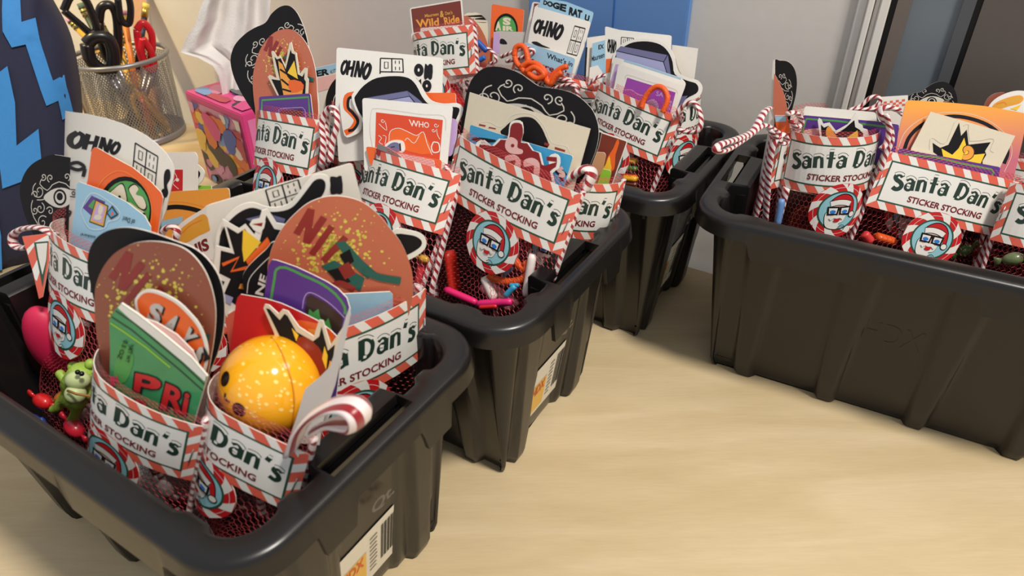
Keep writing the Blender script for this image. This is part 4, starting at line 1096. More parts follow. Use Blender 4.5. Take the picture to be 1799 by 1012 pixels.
# ---- S2
z = lambda pts: zz(2.812, 150, 400, pts)
s = S_('S2', .002, 0)
pk = z([(122,600),(118,455),(150,400),(176,374),(260,430),(400,540),(520,640),(602,735),(580,810),(545,930)])+[(330,790),(210,760),(192,700)]
a = Art().poly('white', z([(160,395),(176,376),(260,432),(400,542),(520,642),(598,732),(590,760),(480,660),(330,535),(220,450)]))
a.lines('dgreen', 2.2, [z([(150,410),(240,470),(360,570),(480,670),(590,775)]), z([(130,440),(230,505),(350,605),(470,705),(582,805)])]).line('lime', 3, z([(124,470),(200,520),(300,590),(420,690)])).poly('limeg', z([(180,560),(240,640),(200,760),(140,740)]), 3)
for t, q in (('Ri', z([(400,765),(520,815),(500,925),(370,890)])), ('P', z([(250,715),(390,745),(350,845),(240,800)])), ('o', z([(225,840),(300,850),(310,900),(230,890)]))):
    m_ = grow(q, 1.12); a.text('ink', t, *m_, .09).text('red', t, *q, .03)
a.text('ink', 'NET WT', *z([(242,580),(218,665),(200,660),(222,575)]), .01).text('ink', '0.5 OZ', *z([(215,560),(180,650),(160,640),(195,550)]), .01).text('pink', 'IN', *z([(125,735),(160,725),(170,760),(130,790)]), .05)
oo = sticker('candy_packet', 'shiny green foil candy packet with red letters, standing in a paper band', s, pk, 'limeg', a, cat='candy packet', thick=.0010)
oo.data.materials[0] = pmat('green_foil', (58,150,96), .25, .25, 60, coat=.4)
s = S_('S2', .007, 3)
o = sm(z([(243,375),(260,330),(300,307),(360,315),(450,360),(520,425),(570,490),(600,570),(606,640),(590,715),(560,740),(420,640),(280,470)]), 4)
a = Art().poly('fireo', inset(o, 5))
for t, cx_, cy_, ang in (('S', 345, 425, .30), ('A', 425, 478, .62), ('Y', 500, 545, .85), ('S', 560, 628, 1.15)):
    ux, uy = math.cos(ang)*34, math.sin(ang)*34; vx, vy = math.sin(ang)*52, -math.cos(ang)*52
    Q = lambda dx, f: z([(cx_+dx-ux*f+vx*f, cy_+dx-uy*f+vy*f), (cx_+dx+ux*f+vx*f, cy_+dx+uy*f+vy*f), (cx_+dx+ux*f-vx*f, cy_+dx+uy*f-vy*f), (cx_+dx-ux*f-vx*f, cy_+dx-uy*f-vy*f)])
    a.text('ink', t, *Q(7, 1.08), .08); a.text('grey', t, *Q(0, 1.0), .05)
sticker('word_sticker', 'orange-edged sticker with chunky grey SAYS letters beside the green packet', s, o, 'white', a, group=GP)
s = S_('S2', .0045, 3); sticker('curved_pink_card', 'small pale pink curved card between the SAYS sticker and green packet', s, z([(262,440),(350,468),(450,528),(530,608),(557,675),(550,720),(420,660),(280,520)]), 'pinkl', None, group=GP)
s = S_('S2', .011, 3)
o = sm(z([(45,340),(70,230),(130,140),(210,88),(300,68),(400,75),(490,105),(560,170),(610,260),(640,380),(640,500),(620,640),(590,760),(500,860),(300,860),(120,760),(60,560)]), 4)
sticker('speckled_egg_sticker', 'brown egg-shaped sticker with yellow speckles, behind the green packet', s, o, 'terrad', A((EGG, 1, 1.2, *[(205-60,410),(390,415),(395,690),(150,690)])), group=GP)
s = S_('S2', .015, 3)
o = sm(z([(30,300),(10,200),(20,110),(60,45),(130,8),(220,0),(330,25),(440,65),(550,110),(630,190),(675,290),(688,420),(670,560),(620,700),(560,800),(300,850),(120,700),(60,450)]), 4)
sticker('black_heart_sticker', 'black heart-shaped sticker with silver swirls, behind the brown egg sticker', s, o, 'black', A((PLANCH, 1, 1.15, (150,395), (400,425), (400,700), (150,690))), group=GP)
# ---- S3
z = lambda pts: zz(3.615, 370, 500, pts)
s = S_('S3', .036, -4)
o = z([(120,440),(160,120),(172,80),(190,62),(350,90),(450,120),(560,170),(680,230),(760,290),(800,330),(790,480),(760,620)])+[(560,760),(420,760)]
a = Art().poly('orange', z([(480,230),(700,250),(790,330),(780,420),(600,380)]), 2).poly('amber', z([(620,280),(760,330),(780,440),(680,400)]), 2)
sticker('red_card', 'bright red card standing right behind the yellow dotted ball', s, o, 'red', a, group=GP)
s = S_('S3', .033, -3)
o = z([(335,150),(345,125),(370,130),(430,185),(455,158),(490,168),(560,268),(655,330),(688,225),(712,228),(760,385),(850,255),(860,280),(790,560),(720,700),(480,560),(400,300)])
inn = z([(352,150),(375,155),(425,210),(440,225),(470,185),(490,200),(545,300),(650,360),(690,330),(705,265),(745,420),(790,380),(770,540),(710,660),(500,540),(440,330)])
a = Art().poly('black', inn).poly('yellow', z([(515,275),(560,320),(545,360)])).poly('dred', z([(545,360),(600,330),(690,400),(740,520),(690,620),(600,500)]), 2).poly('yellow', z([(725,390),(745,450),(735,540),(710,470)])).poly('amber', z([(760,480),(785,500),(720,640)]))
sticker('burst_sticker', 'spiky black burst sticker with cream border above the yellow ball', s, o, 'cream', a, group=GP)
z4 = lambda pts: zz(3.162, 280, 280, pts); s = S_('S3', .040, -5)
o = z4([(575,800),(585,740),(605,590),(625,558),(650,560),(760,598),(850,640),(930,680),(990,718),(1040,770),(1058,830),(1050,880),(1020,1010)])+[(590,700),(450,700)]
a = Art().line('limeg', 4.5, z4([(620,780),(640,660),(650,612),(700,600),(800,645),(900,690),(980,750),(1030,820),(1030,860)]), 2).line('lilac', 1.4, z4([(795,830),(805,770),(830,740),(880,755),(960,810),(1030,880)]), 3).poly('choco', z4([(810,840),(818,765),(840,750),(930,800),(1020,880),(1010,960),(900,960)]))
a.poly('limeg', z4([(825,870),(835,830),(855,850),(885,830),(895,880),(925,900),(940,880),(960,950),(900,960),(850,900)]))
sticker('purple_card', 'purple card with rough green border line, curling behind the red card', s, o, 'purple', a, group=GP)
s = S_('S3', .002, 0, .25)
o = z([(490,1000),(540,860),(600,665),(690,592),(755,525),(800,400),(860,200),(880,150),(888,190),(840,420),(790,640),(740,780),(705,900),(690,1020)])
sticker('curled_card_back', 'plain grey-white card curling round the right of the yellow ball', s, o, 'grey', None, group=GP)
s = S_('S3', .043); sticker('coral_card', 'coral card corner poking up left of the red card', s, z([(90,200),(160,160),(165,300),(120,420)]), 'coral', None, group=GP)
# ---- S4
z = z4
s = S_('S4', .006, 0, -.55); s4 = s
o = zz(4.218, 560, 500, [(180,70),(528,53),(548,75),(552,250)])+[(692,600),(600,620)]
sticker('pale_blue_card', 'plain pale blue card in front of the big speckled egg sticker', s, o, 'bluec', None, group=GP)
s = S_('S4', .010, 0, -.55)
o = sm(z([(600,640),(612,540),(640,460),(700,360),(800,262),(880,220),(960,204),(1050,212),(1130,240),(1210,300),(1270,370),(1340,460),(1385,560),(1408,660),(1400,800),(1360,920),(1250,1020),(950,1040),(700,1000),(620,840)]), 4)
sticker('speckled_egg_sticker', 'large terracotta egg sticker with yellow speckles and teal cross, tallest in its bin', s, o, 'terra', A((EGG, 1, 1.2, (470,348), (705,320), (745,590), (490,600))), group=GP)
s = S_('S4', .013, 0, -.55)
o = sm([(426,490),(432,474),(448,456),(468,438),(480,425),(490,440),(490,540),(440,560),(430,520)], 3)
a = Art().line('white', 1.3, [(434,515),(438,490),(456,468),(475,450)], 3).text('white', 'NE', (448,516), (458,480), (470,486), (462,520), .03)
sticker('black_letter_sticker', 'black sticker with a thin white line and NE letters by the egg', s, o, 'black', a, group=GP)
s = S_('S4', .016, 0, -.55)
inn = [(398,398),(418,410),(430,402),(448,425),(452,440),(468,378),(482,402),(520,410),(540,470),(500,560),(420,540),(392,520),(405,490),(385,480),(388,440),(412,446)]
o = [(391,385),(420,402),(431,394),(447,413),(460,370),(470,367),(486,392),(535,400),(560,470),(520,580),(400,560),(382,530),(395,495),(372,486),(380,432),(405,438)]
a = Art().poly('black', inn).poly('yellow', zz(3.162, 280, 280, [(465,385),(565,460),(470,570),(460,500)])).line('orange', 6, zz(3.162, 280, 280, [(350,585),(440,545),(400,620),(490,600)]), 0).poly('fireo', zz(3.162, 280, 280, [(480,560),(600,430),(620,470),(500,600)])).poly('white', zz(3.162, 280, 280, [(500,360),(545,315),(590,340),(560,410)]), 2).poly('dred', zz(3.162, 280, 280, [(512,358),(545,335),(575,350),(553,388)]), 2).poly('amber', zz(3.162, 280, 280, [(450,690),(475,685),(470,720),(440,715)])).poly('lav', [(393,515),(410,522),(405,535),(396,530)])
sticker('burst_sticker', 'spiky black burst sticker with yellow flash, between the egg and brown egg stickers', s, o, 'white', a, group=GP)
s = S_('S4', .019, 0, -.55)
o = sm(z([(310,470),(330,380),(390,300),(450,255),(520,240),(600,265),(680,262),(740,230),(800,150),(850,95),(900,82),(940,100),(948,160),(915,230),(850,300),(760,380),(760,900),(320,900),(290,640)]), 3)
inn = sm(z([(330,480),(345,400),(400,330),(460,285),(520,268),(600,290),(690,285),(750,255),(815,175),(860,118),(900,108),(922,130),(918,175),(885,225),(800,300),(735,370),(735,880),(335,880),(310,640)]), 3)
a = Art().poly('black', inn).poly('lavd', z([(480,330),(600,300),(700,330),(690,360),(520,350)]))
sticker('coffin_sticker', 'white-edged black sticker with a long arm, lying over the slanting OH NO sheet', s, o, 'white', a, group=GP)
sticker('coffin_sticker', 'white-edged black rounded tip sticking out right of the large egg', S_('S4', .017, 0, -.55), sm([(690,406),(725,406),(745,415),(749,430),(740,444),(715,458),(690,462)], 4), 'white', Art().poly('black', sm([(690,414),(722,413),(738,420),(741,429),(733,438),(712,449),(690,453)], 4)), group=GP)
s = S_('S4', .023, 0, -.55)
o = rq([(361,362),(619,286),(640,370),(640,560),(400,560)], 8)
a = A((WINDOW, 1, 1.3, *z([(590,170),(770,112),(810,250),(630,310)]))); a.poly('ink', z([(950,95),(985,98),(1012,92),(1018,185),(985,190),(952,192),(948,140)]), 2).poly('ink', z([(1060,40),(1080,35),(1090,90),(1070,95)]), 2)
sticker('lettering_sheet', 'slanting white OH NO lettering sheet behind the large egg sticker', s, o, 'paper', a, group=GP)
# ---- S5
z = lambda pts: zz(3.615, 280, 240, pts)
s = S_('S5', .004)
o = sm([(303,420),(308,403),(320,390),(338,378),(355,368),(366,362),(378,395),(388,440),(370,480),(320,470)], 3)
sg = sm([(310,419),(313,408),(325,396),(342,384),(357,376),(366,384),(372,402),(350,414),(325,427)], 3)
a = Art().poly('amber', sg).poly('sausage', inset(sg, 2.2)).line('orange', 1.2, [(318,412),(335,396),(356,386)], 3).text('maroon', 'HIS', (331,434), (364,417), (369,438), (337,452), .04)
sticker('sausage_sticker', 'white-edged sausage sticker with maroon letters, in front of the orange arc card', s, o, 'white', a, group=GP)
s = S_('S5', .010)
o = rq([(285,338),(402,330),(404,346),(380,420),(285,430)], 5)
a = Art().line('black', 8, [(283,368),(300,364),(320,364),(345,369),(362,376)], 3).line('amber', .8, [(283,358),(310,354),(340,358),(372,368)], 3).multi('bluec', [[(284,388),(322,380),(320,392),(284,402)]])
sticker('orange_arc_card', 'orange card with a black arc across it, behind the sausage sticker', s, o, 'amber', a, group=GP)
s = S_('S5', .015)
o = rq([(285,268),(343,267),(347,275),(347,400),(285,400)], 4)
a = Art().multi('red', [[(296,298),(321.5,298),(321,336),(296,338)]]).line('white', 1, [(306,302),(311,312),(304,322),(314,332)], 3).ell('white', (312,316), 3, 3)
sticker('stamp_card', 'white card with a red stamp corner, next to the tall curled OH NO sheet', s, o, 'white', a, group=GP)
sticker('coffin_sticker', 'small white-edged black loop tip beside the white stamp card', S_('S5', .017), sm([(340,288),(352,293),(359,303),(356,316),(346,326),(336,322)], 3), 'white', Art().poly('black', sm([(340,297),(348,299),(352,305),(349,313),(343,318),(338,314)], 3)), group=GP)
sticker('lime_card', 'small lime green card corner behind the orange arc card', S_('S5', .019), [(340,326),(371,326),(374,350),(342,350)], 'lime', None, group=GP)
# ---- S6
z = lambda pts: zz(4.6, 390, 0, pts)
s = S_('S6', .005); o = rq([(455,170),(545,164),(553,235),(455,240)], 4)
a = Art().line('limeg', 3.4, z([(318,960),(325,810),(700,785),(712,960)])).line('lilac', 1, z([(455,950),(462,885),(490,875),(650,868),(672,890),(680,960)])).poly('choco', z([(472,960),(470,905),(490,895),(640,885),(655,905),(660,970)])).poly('limeg', z([(520,965),(530,945),(545,958),(560,950),(620,965)]))
sticker('purple_card', 'purple card with green border line in front of the black heart by the tissues', s, o, 'purple', a, group=GP)
s = S_('S6', .009); m_ = quad_map(1, 1, (466,72), (549,72), (556,182), (478,182))
o = z([(370,620),(385,605),(440,630),(400,430),(400,412),(415,412),(445,460),(470,450),(510,530),(545,350),(560,338),(575,410),(600,425),(625,600),(670,545),(688,550),(685,620),(698,640),(690,800),(460,800)])
inn = z([(400,640),(470,650),(425,460),(445,480),(475,470),(515,560),(555,400),(565,430),(590,440),(612,600),(650,620),(668,585),(665,640),(678,660),(672,790),(470,790)])
a = Art().poly('black', inn).poly('amber', z([(455,490),(490,520),(530,620),(600,700),(660,680),(650,760),(500,780),(470,620)])).poly('yellow', z([(585,490),(615,640),(530,590)])).poly('fireo', z([(540,650),(640,660),(660,720),(560,750)]), 2).lines('ink', 3, [z([(470,560),(530,600)]), z([(480,640),(540,690)]), z([(490,720),(560,740)])])
sticker('burst_sticker', 'spiky burst sticker with a fist shape on the egg by the tissue box', s, o, 'cream', a, group=GP)
s = S_('S6', .012)
o = sm([(444,150),(445,128),(450,106),(458,85),(470,68),(484,56),(500,51),(515,53),(529,64),(540,80),(549,102),(555,130),(557,160),(558,210),(540,250),(460,250),(448,190)], 4)
sticker('speckled_egg_sticker', 'terracotta egg sticker behind the burst sticker by the tissue box', s, o, 'terra', A((EGG, 1, 1.2, (440,50), (545,42), (575,200), (455,210))), group=GP)
s = S_('S6', .016)
o = sm([(412,80),(405,104),(409,130),(420,156),(434,180),(449,203),(470,250),(540,260),(560,200),(552,130),(544,91),(538,63),(531,41),(520,20),(507,10),(492,12),(477,24),(466,40),(447,49),(429,61)], 4)
sticker('black_heart_sticker', 'tall black heart-shaped sticker with silver swirls right beside the tissue box', s, o, 'black', A((PLANCH, 1, 1.15, (388,72), (540,-20), (600,150), (450,240))), group=GP)
# ---- S14
s = S_('S14', .016)
o = rq([(545,121),(590,111),(612,118),(612,240),(548,240)], 3)
a = Art().multi('bluec', [[(545,122),(590,112),(600,115),(600,124),(546,136)]]).text('ink', 'IER', (550,125), (578,120), (579,131), (551,136), .05).text('ink', 'KIT', (581,123), (590,121), (590,128), (581,130), .0).multi('pinkl', [[(546,140),(600,128),(600,150),(548,165)]])
sticker('kit_card', 'pale card reading IER KIT between the egg sticker and the OH NO sheet', s, o, 'paper', a, group=GP)
sticker('black_disc_sticker', 'black round sticker edge beside the OH NO sheet, below the kit card', S_('S14', .012), sm([(572,185),(576,160),(588,140),(604,134),(612,180),(605,230),(580,225)], 3), 'black', Art().line('white', 1.2, [(584,195),(587,172),(598,155)], 3), group=GP)
s = S_('S7', .020); z = lambda pts: zz(4.4, 580, 70, pts)
o = rq(z([(50,58),(872,140),(865,420)])+[(775,270),(595,285),(589,190)], 5)
a = A((OHNO, 2, 1, *z([(88,140),(330,160),(310,320),(75,275)])), (WINDOW, 1, 1.3, *z([(390,142),(562,148),(572,360),(385,360)])), (BLOB, 1, 1, *z([(650,172),(800,188),(785,410),(640,390)])))
sticker('lettering_sheet', 'flat white OH NO lettering sheet standing behind the WHO stamp card', s, o, 'white', a, group=GP)
s = S_('S7', .016)
o = sm(z([(80,560),(78,470),(110,400),(160,385),(215,430),(240,560),(240,690),(180,740),(110,740)]), 3)
a = Art().line('fireo', 10, z([(190,420),(130,440),(125,520),(160,560),(205,620),(170,690),(115,720)]), 4).line('ink', 5, z([(185,440),(145,455),(140,525),(175,565),(215,630),(185,690),(140,705)]), 4)
sticker('letter_sticker', 'white-edged sticker with a big orange and black letter S, left of the WHO card', s, o, 'white', a, group=GP)
# ---- S7
s = S_('S7', .013)
o = sm(z([(168,460),(185,400),(250,330),(350,272),(500,253),(620,268),(690,330),(740,420),(790,470),(880,492),(980,488),(1022,520),(1020,570),(970,680),(900,800),(400,800),(230,600)]), 3)
inn = sm(z([(190,470),(205,420),(265,350),(360,295),(500,280),(605,295),(665,350),(712,440),(770,500),(880,520),(975,520),(1000,550),(950,660),(880,770),(410,770),(250,600)]), 3)
a = Art().poly('black', inn).add(COFFIN, quad_map(1, 1, *z([(200,330),(730,270),(760,560),(280,620)])))
sticker('coffin_sticker', 'white-edged black dome sticker with a lavender coffin, behind the WHO card', s, o, 'white', a, group=GP)
sticker('orange_card', 'plain orange card corner between the coffin sticker and the big black heart', S_('S7', .0175), rq([(735,163),(800,163),(802,200),(745,200)], 4), 'orange', None, group=GP)
sticker('lilac_card', 'pale lilac rounded card at the right edge of the WHO card', S_('S7', .010), rq(z([(900,590),(985,620),(975,760),(940,900),(880,900)]), 6), 'lilac', None, group=GP)
s = S_('S7', .007)
o = rq(z([(248,448),(948,512),(900,1015)])+[(780,330),(640,300)], 6)
a = Art().poly('redor', z([(355,560),(872,620),(845,940),(348,830)])).text('white', 'WHO', *z([(608,615),(766,640),(764,682),(614,668)]), .01)
a.poly('fireo', z([(460,780),(470,710),(540,685),(620,720),(680,740),(722,712),(790,880),(600,860)]), 2).line('white', 1.1, z([(455,800),(465,710),(530,683),(600,710),(670,740),(722,712),(750,800),(790,890)]), 3).line('white', 1, z([(580,780),(600,760),(650,800),(690,740)]), 3)
a.line('white', 2, z([(800,790),(840,800),(845,860),(800,870),(785,830),(800,790)]), 3).lines('white', 1, [z(spiral(820,660,20,1.2)), z(spiral(800,700,16,1.2)), z([(825,690),(830,730),(850,770)]), z(spiral(408,625,18,1.2)), z([(380,650),(410,680),(440,700),(430,640)]), z([(375,740),(400,760),(380,790),(410,810)]), z([(410,740),(435,750),(425,810)])], 2)
a.line('grey', .5, z([(330,830),(310,700),(320,560),(350,530),(500,545),(700,575),(880,590),(895,700)]), 4)
sticker('stamp_card', 'white card with a red postage stamp print reading WHO', s, o, 'white', a, group=GP)
s = S_('S7', .0045); sticker('orange_card', 'small orange card tucked into the band in front of the WHO card', s, rq(z([(275,830),(300,825),(865,930),(855,1010)])+[(770,330),(650,290)], 5), 'orange', None, group=GP)
s = S_('S7', .0062); sticker('grey_sticker', 'small white-edged grey figure sticker on the WHO card', s, sm(z([(420,820),(470,780),(540,775),(570,800),(565,870),(440,870)]), 3), 'white', Art().poly('lavd', sm(z([(435,830),(480,795),(530,800),(540,860),(450,860)]), 3)).line('ink', 1.5, z([(470,830),(500,826)])).line('ink', 2.5, z([(540,800),(545,860)])), group=GP)
s = S_('S7', .0030); sticker('pink_card', 'small pale pink card at the band top in front of the WHO card', s, rq(z([(500,870),(800,925),(812,1000)])+[(750,330),(690,300)], 5), 'pinkl', None, group=GP)
s = S_('S7', .0016)
oo = sticker('foil_sachet', 'narrow silver and red foil sachet poking over the band by the WHO card', s, z([(355,880),(365,805),(440,830),(520,880),(600,950),(690,985),(760,1020)])+[(740,320),(680,300)], 'greyd', Art().poly('dred', z([(355,885),(358,840),(420,865),(500,920),(580,975),(640,1010),(560,1010)])), cat='sachet')
oo.data.materials[0] = pmat('silver_foil', (150,146,144), .25, .2, 120, metal=.7)
# ---- S8
z = lambda pts: zz(4.4, 790, 100, pts)
s = S_('S8', .003, 4)
rd = z([(225,700),(245,660),(290,650),(345,690),(395,640),(455,640),(468,560),(482,520),(520,508),(560,525),(567,600),(552,662),(600,668),(640,725),(690,742),(712,832),(752,830),(748,770),(790,745),(828,775),(822,850),(775,885),(795,985)])+[(960,345),(880,310),(838,275)]
o = sm(grow(rd, 1.09), 2)
a = Art().poly('dred', sm(rd, 2)).poly('dred', z([(110,640),(150,640),(190,690),(180,720)]), 2)
for q in (z([(440,640),(480,620),(525,650),(525,700),(565,720),(555,750),(470,745),(430,700)]), z([(430,770),(500,755),(550,800),(540,870),(500,850),(510,800),(440,810)]), z([(575,800),(640,780),(695,820),(690,920),(650,900),(650,840),(580,850)])): a.poly('pinkl', q, 3)
a.ell('dred', z([(488,685)])[0], 3, 3)
sticker('red_splat_sticker', 'white-edged dark red splat sticker with pale pink letters', s, o, 'white', a, group=GP)
s = S_('S8', .007, 3)
o = rq(z([(158,522),(955,765),(890,985)])+[(970,370),(820,280),(824,250)], 5)
a = Art().poly('ink', z([(170,640),(200,620),(350,640),(340,660),(230,660)]), 2).line('ink', 11, z([(860,850),(835,880),(870,900),(890,930),(850,940)]), 3).line('pinkl', 6, z([(875,855),(840,875),(875,895),(880,920),(845,915)]), 3)
sticker('blue_card', 'sky blue card with a pink letter S at its corner, behind the red splat', s, o, 'cyan', a, group=GP)
s = S_('S8', .011, 2)
o = z([(155,273),(1087,555),(1070,620),(965,1000)])+[(990,400),(800,330),(812,240)]
a = Art().poly('black', sm(z([(400,600),(430,540),(490,490),(560,465),(640,472),(700,530),(740,610),(760,700),(600,720)]), 3)).multi('nixred', [z([(230,518),(280,528),(275,540),(225,530)]), z([(305,540),(360,552),(355,560),(300,550)]), z([(735,660),(772,672),(768,690),(730,680)]), z([(815,695),(895,720),(890,735),(812,712)])])
a.line('white', .9, z([(225,510),(300,500),(400,540),(470,460),(560,435),(660,455),(740,550),(790,660),(900,690),(930,740)]), 4)
sticker('cream_sheet', 'sharp-cornered cream sheet with a black half disc, in front of the big black heart', s, o, 'cream', a, group=GP)
s = S_('S8', .016, 2)
o = sm(z([(95,640),(90,500),(110,380),(135,260),(180,160),(250,95),(330,75),(430,85),(540,125),(620,180),(690,225),(770,240),(870,255),(970,290),(1060,360),(1120,440),(1152,560),(1140,680),(1100,800),(1030,940),(960,1040)])+[(960,420),(830,330)], 4)
sticker('black_heart_sticker', 'broad black heart-shaped sticker with white swirls behind the cream sheet', s, o, 'black', A((PLANCH, 1, 1.15, (835,70), (1075,150), (990,402), (750,322))), group=GP)
sticker('black_card', 'thin black card edge just behind the broad black heart', S_('S8', .0185, 2), z([(1080,560),(1175,585),(1150,700),(1090,860),(1020,900)]), 'ink', None, group=GP)
# ---- S9
z = lambda pts: zz(4.815, 990, 230, pts)
s = S_('S9', .008, 0, .2); o = rq(z([(330,320),(398,335),(405,355),(335,640),(240,700),(220,640)]), 3)
sticker('lime_card', 'lime green card at the bin corner beside the flame card', s, o, 'lime', Art().poly('white', sm(z([(225,610),(250,530),(275,480),(275,540),(255,610)]), 2)), group=GP)
s = S_('S9', .011, 0, .2); sticker('tan_card', 'tan brown card between the black heart and the lime green card', s, rq(z([(262,178),(345,182),(360,205),(300,480),(255,640),(170,700),(200,420)]), 4), 'tan', None, group=GP)
s = S_('S9', .015, 0, .2)
o = rq(z([(290,0),(545,85),(350,640),(200,700),(230,300)]), 4)
a = Art().poly('brown', inset(o, 1.8)).poly('fireo', z([(455,70),(472,100),(440,200),(435,290),(415,340),(350,330),(370,230),(420,150)]), 2).poly('yellow', z([(388,210),(398,270),(405,330),(335,325),(360,280)]), 2)
sticker('flame_card', 'brown card with an orange and yellow flame, behind the lime green card', s, o, 'white', a, group=GP)
# ---- S10
z = lambda pts: zz(5.328, 690, 0, pts)
s = S_('S10', .006); sticker('white_card', 'small white card with an orange corner in front of the golden-lettered brown card', s, rq(z([(258,262),(672,228),(700,420),(262,430)]), 3), 'white', Art().poly('fireo', rq(z([(300,300),(400,285),(380,330),(300,340)]), 3)), group=GP)
s = S_('S10', .012)
o = rq(z([(158,75),(645,-8),(668,260),(640,420),(195,420)]), 4)
a = Art().poly('brown', inset(o, 2.3)); a.text('amber', 'Wild', *z([(215,185),(430,165),(435,240),(230,260)]), .03).text('amber', 'Ride', *z([(475,165),(625,130),(628,215),(490,235)]), .03).text('gold', 'Maureen', *z([(300,135),(430,115),(432,145),(303,165)]), .02).text('gold', '&', *z([(440,105),(480,98),(482,160),(445,165)]), .03).text('gold', "Dan's", *z([(490,110),(560,98),(562,132),(494,142)]), .02)
sticker('western_card', 'brown card with golden western lettering, standing against the wall', s, o, 'white', a, group=GP)
sticker('pale_card', 'pale card corner with a blue dot, left of the golden-lettered brown card', S_('S10', .009), rq(z([(172,310),(262,295),(265,420),(180,420)]), 3), 'white', Art().ell('bluec', z([(225,355)])[0], 5, 5), group=GP)
# ---- S22
s = S_('S22', .012); o = sm(z([(640,160),(680,150),(740,170),(800,230),(850,310),(885,400),(905,500),(860,640),(700,640),(640,400)]), 3)
sticker('speckled_egg_sticker', 'terracotta egg sticker edge right of the golden-lettered brown card', s, o, 'terra', None, group=GP)
s = S_('S22', .016); o = z([(655,145),(700,120),(770,115),(830,135),(885,205),(900,400),(910,600),(660,600)])
sticker('cream_sheet', 'cream sheet with a black dome top behind the terracotta egg by the golden-lettered brown card', s, o, 'cream', Art().poly('black', sm(z([(657,150),(700,123),(770,118),(830,138),(884,208),(780,206),(720,180)]), 3)).line('white', 1, z(spiral(750,170,20,1.2)), 1), group=GP)
s = S_('S22', .012); o = rq(z([(926,36),(1230,90),(1212,330),(1180,600),(900,600)]), 4)
a = Art().ell('black', z([(1060,280)])[0], 21, 29).ell('limeg', z([(1060,285)])[0], 18, 25)
a.text('cream', 'S', *z([(1030,160),(1110,170),(1100,240),(1030,230)]), .06).text('cream', 'A', *z([(965,200),(1015,200),(1015,285),(960,285)]), .06).text('cream', 'IR', *z([(1030,240),(1130,250),(1130,290),(1030,288)]), .05)
sticker('green_disc_card', 'orange card with a green disc of cream letters, against the wall', s, o, 'orange', a, group=GP)
s = S_('S22', .007); sticker('grey_sheet', 'pale grey sheet with a black quarter disc, in front of the orange disc card', s, z([(945,300),(1005,290),(1265,302),(1245,430),(1200,640),(930,640)]), 'grey', Art().poly('ink', sm(z([(1005,370),(1030,362),(1060,385),(1070,415),(1005,410)]), 2)).multi('lilac', [z([(945,310),(1002,300),(1000,500),(935,500)])]), group=GP)
# ---- S11
z = lambda pts: zz(5.059, 900, 0, pts)
s = S_('S11', .006, 6); o = rq(z([(112,372),(560,520),(520,700),(420,900),(130,700)]), 4)
a = Art().text('ink', "What's in", *z([(310,465),(545,550),(530,595),(305,515)]), .02).text('ink', "Maureen's", *z([(120,500),(520,640),(505,690),(118,560)]), .03).text('ink', 'pack', *z([(345,630),(440,655),(435,690),(340,668)]), .01)
sticker('text_card', "pale blue card with dark text What's in, behind the orange cord knot", s, o, 'bluec', a, group=GP)
s = S_('S11', .010, 6)
o = rq(z([(200,55),(450,125),(700,195),(640,420),(540,700),(420,900),(90,700),(150,300)]), 5)
a = A((OHNO, 2, 1, *z([(205,150),(475,200),(430,372),(180,300)])), (WINDOW, 1, 1.3, *z([(555,230),(650,255),(575,495),(485,470)])))
a.poly('ink', z([(170,375),(220,370),(270,400),(340,430),(230,410)]), 2)
sticker('lettering_sheet', 'white OH NO lettering sheet rolled up in front of the blue board', s, o, 'white', a, group=GP)
s = S_('S11', .014, 6)
o = rq(z([(255,-20),(480,15),(722,108),(715,150),(560,680),(300,700),(235,60)]), 4)
a = Art().text('ink', 'DOGE', *z([(280,0),(485,40),(475,110),(275,40)]), .06).text('ink', 'RAT', *z([(510,60),(625,95),(615,165),(500,130)]), .06).text('ink', 'U', *z([(650,125),(690,140),(680,195),(640,180)]), .06)
sticker('lettering_sheet', 'pale blue topped sheet with heavy black lettering, tallest against the blue board', s, o, 'bluec', a, group=GP)
s = S_('S11', .017, 6); sticker('brown_edged_card', 'white card with a brown edge behind the rolled OH NO sheet', s, rq(z([(180,15),(245,22),(240,80),(160,400),(100,420),(140,200)]), 4), 'white', Art().multi('brown', [z([(195,30),(240,32),(200,60),(165,240),(150,300)])]), group=GP)
# ---- S21
s = S_('S21', .006); sticker('white_card', 'white card with a red patch, edge of the stack left of the purple stamp', s, z([(690,600),(760,580),(800,640),(790,900),(660,950)]), 'white', Art().multi('red', [z([(705,700),(745,690),(730,830),(690,850)])]), group=GP)
s = S_('S21', .010); sticker('text_card', 'grey-blue card with dark text, in the stack left of the coffin sticker', s, z([(712,385),(825,355),(830,640),(790,800),(690,800)]), 'bluec', Art().text('ink', 'Maureen', *z([(705,500),(820,460),(818,510),(700,550)]), .02).text('ink', 'EX', *z([(765,400),(815,390),(812,430),(765,440)]), .03), group=GP)
s = S_('S21', .014); sticker('white_card', 'tall white card at the back of the stack left of the coffin sticker', s, z([(665,335),(835,312),(840,700),(790,900),(640,920),(650,600)]), 'paper', Art().line('ink', 3.2, z([(660,420),(650,600),(640,850)])), group=GP)
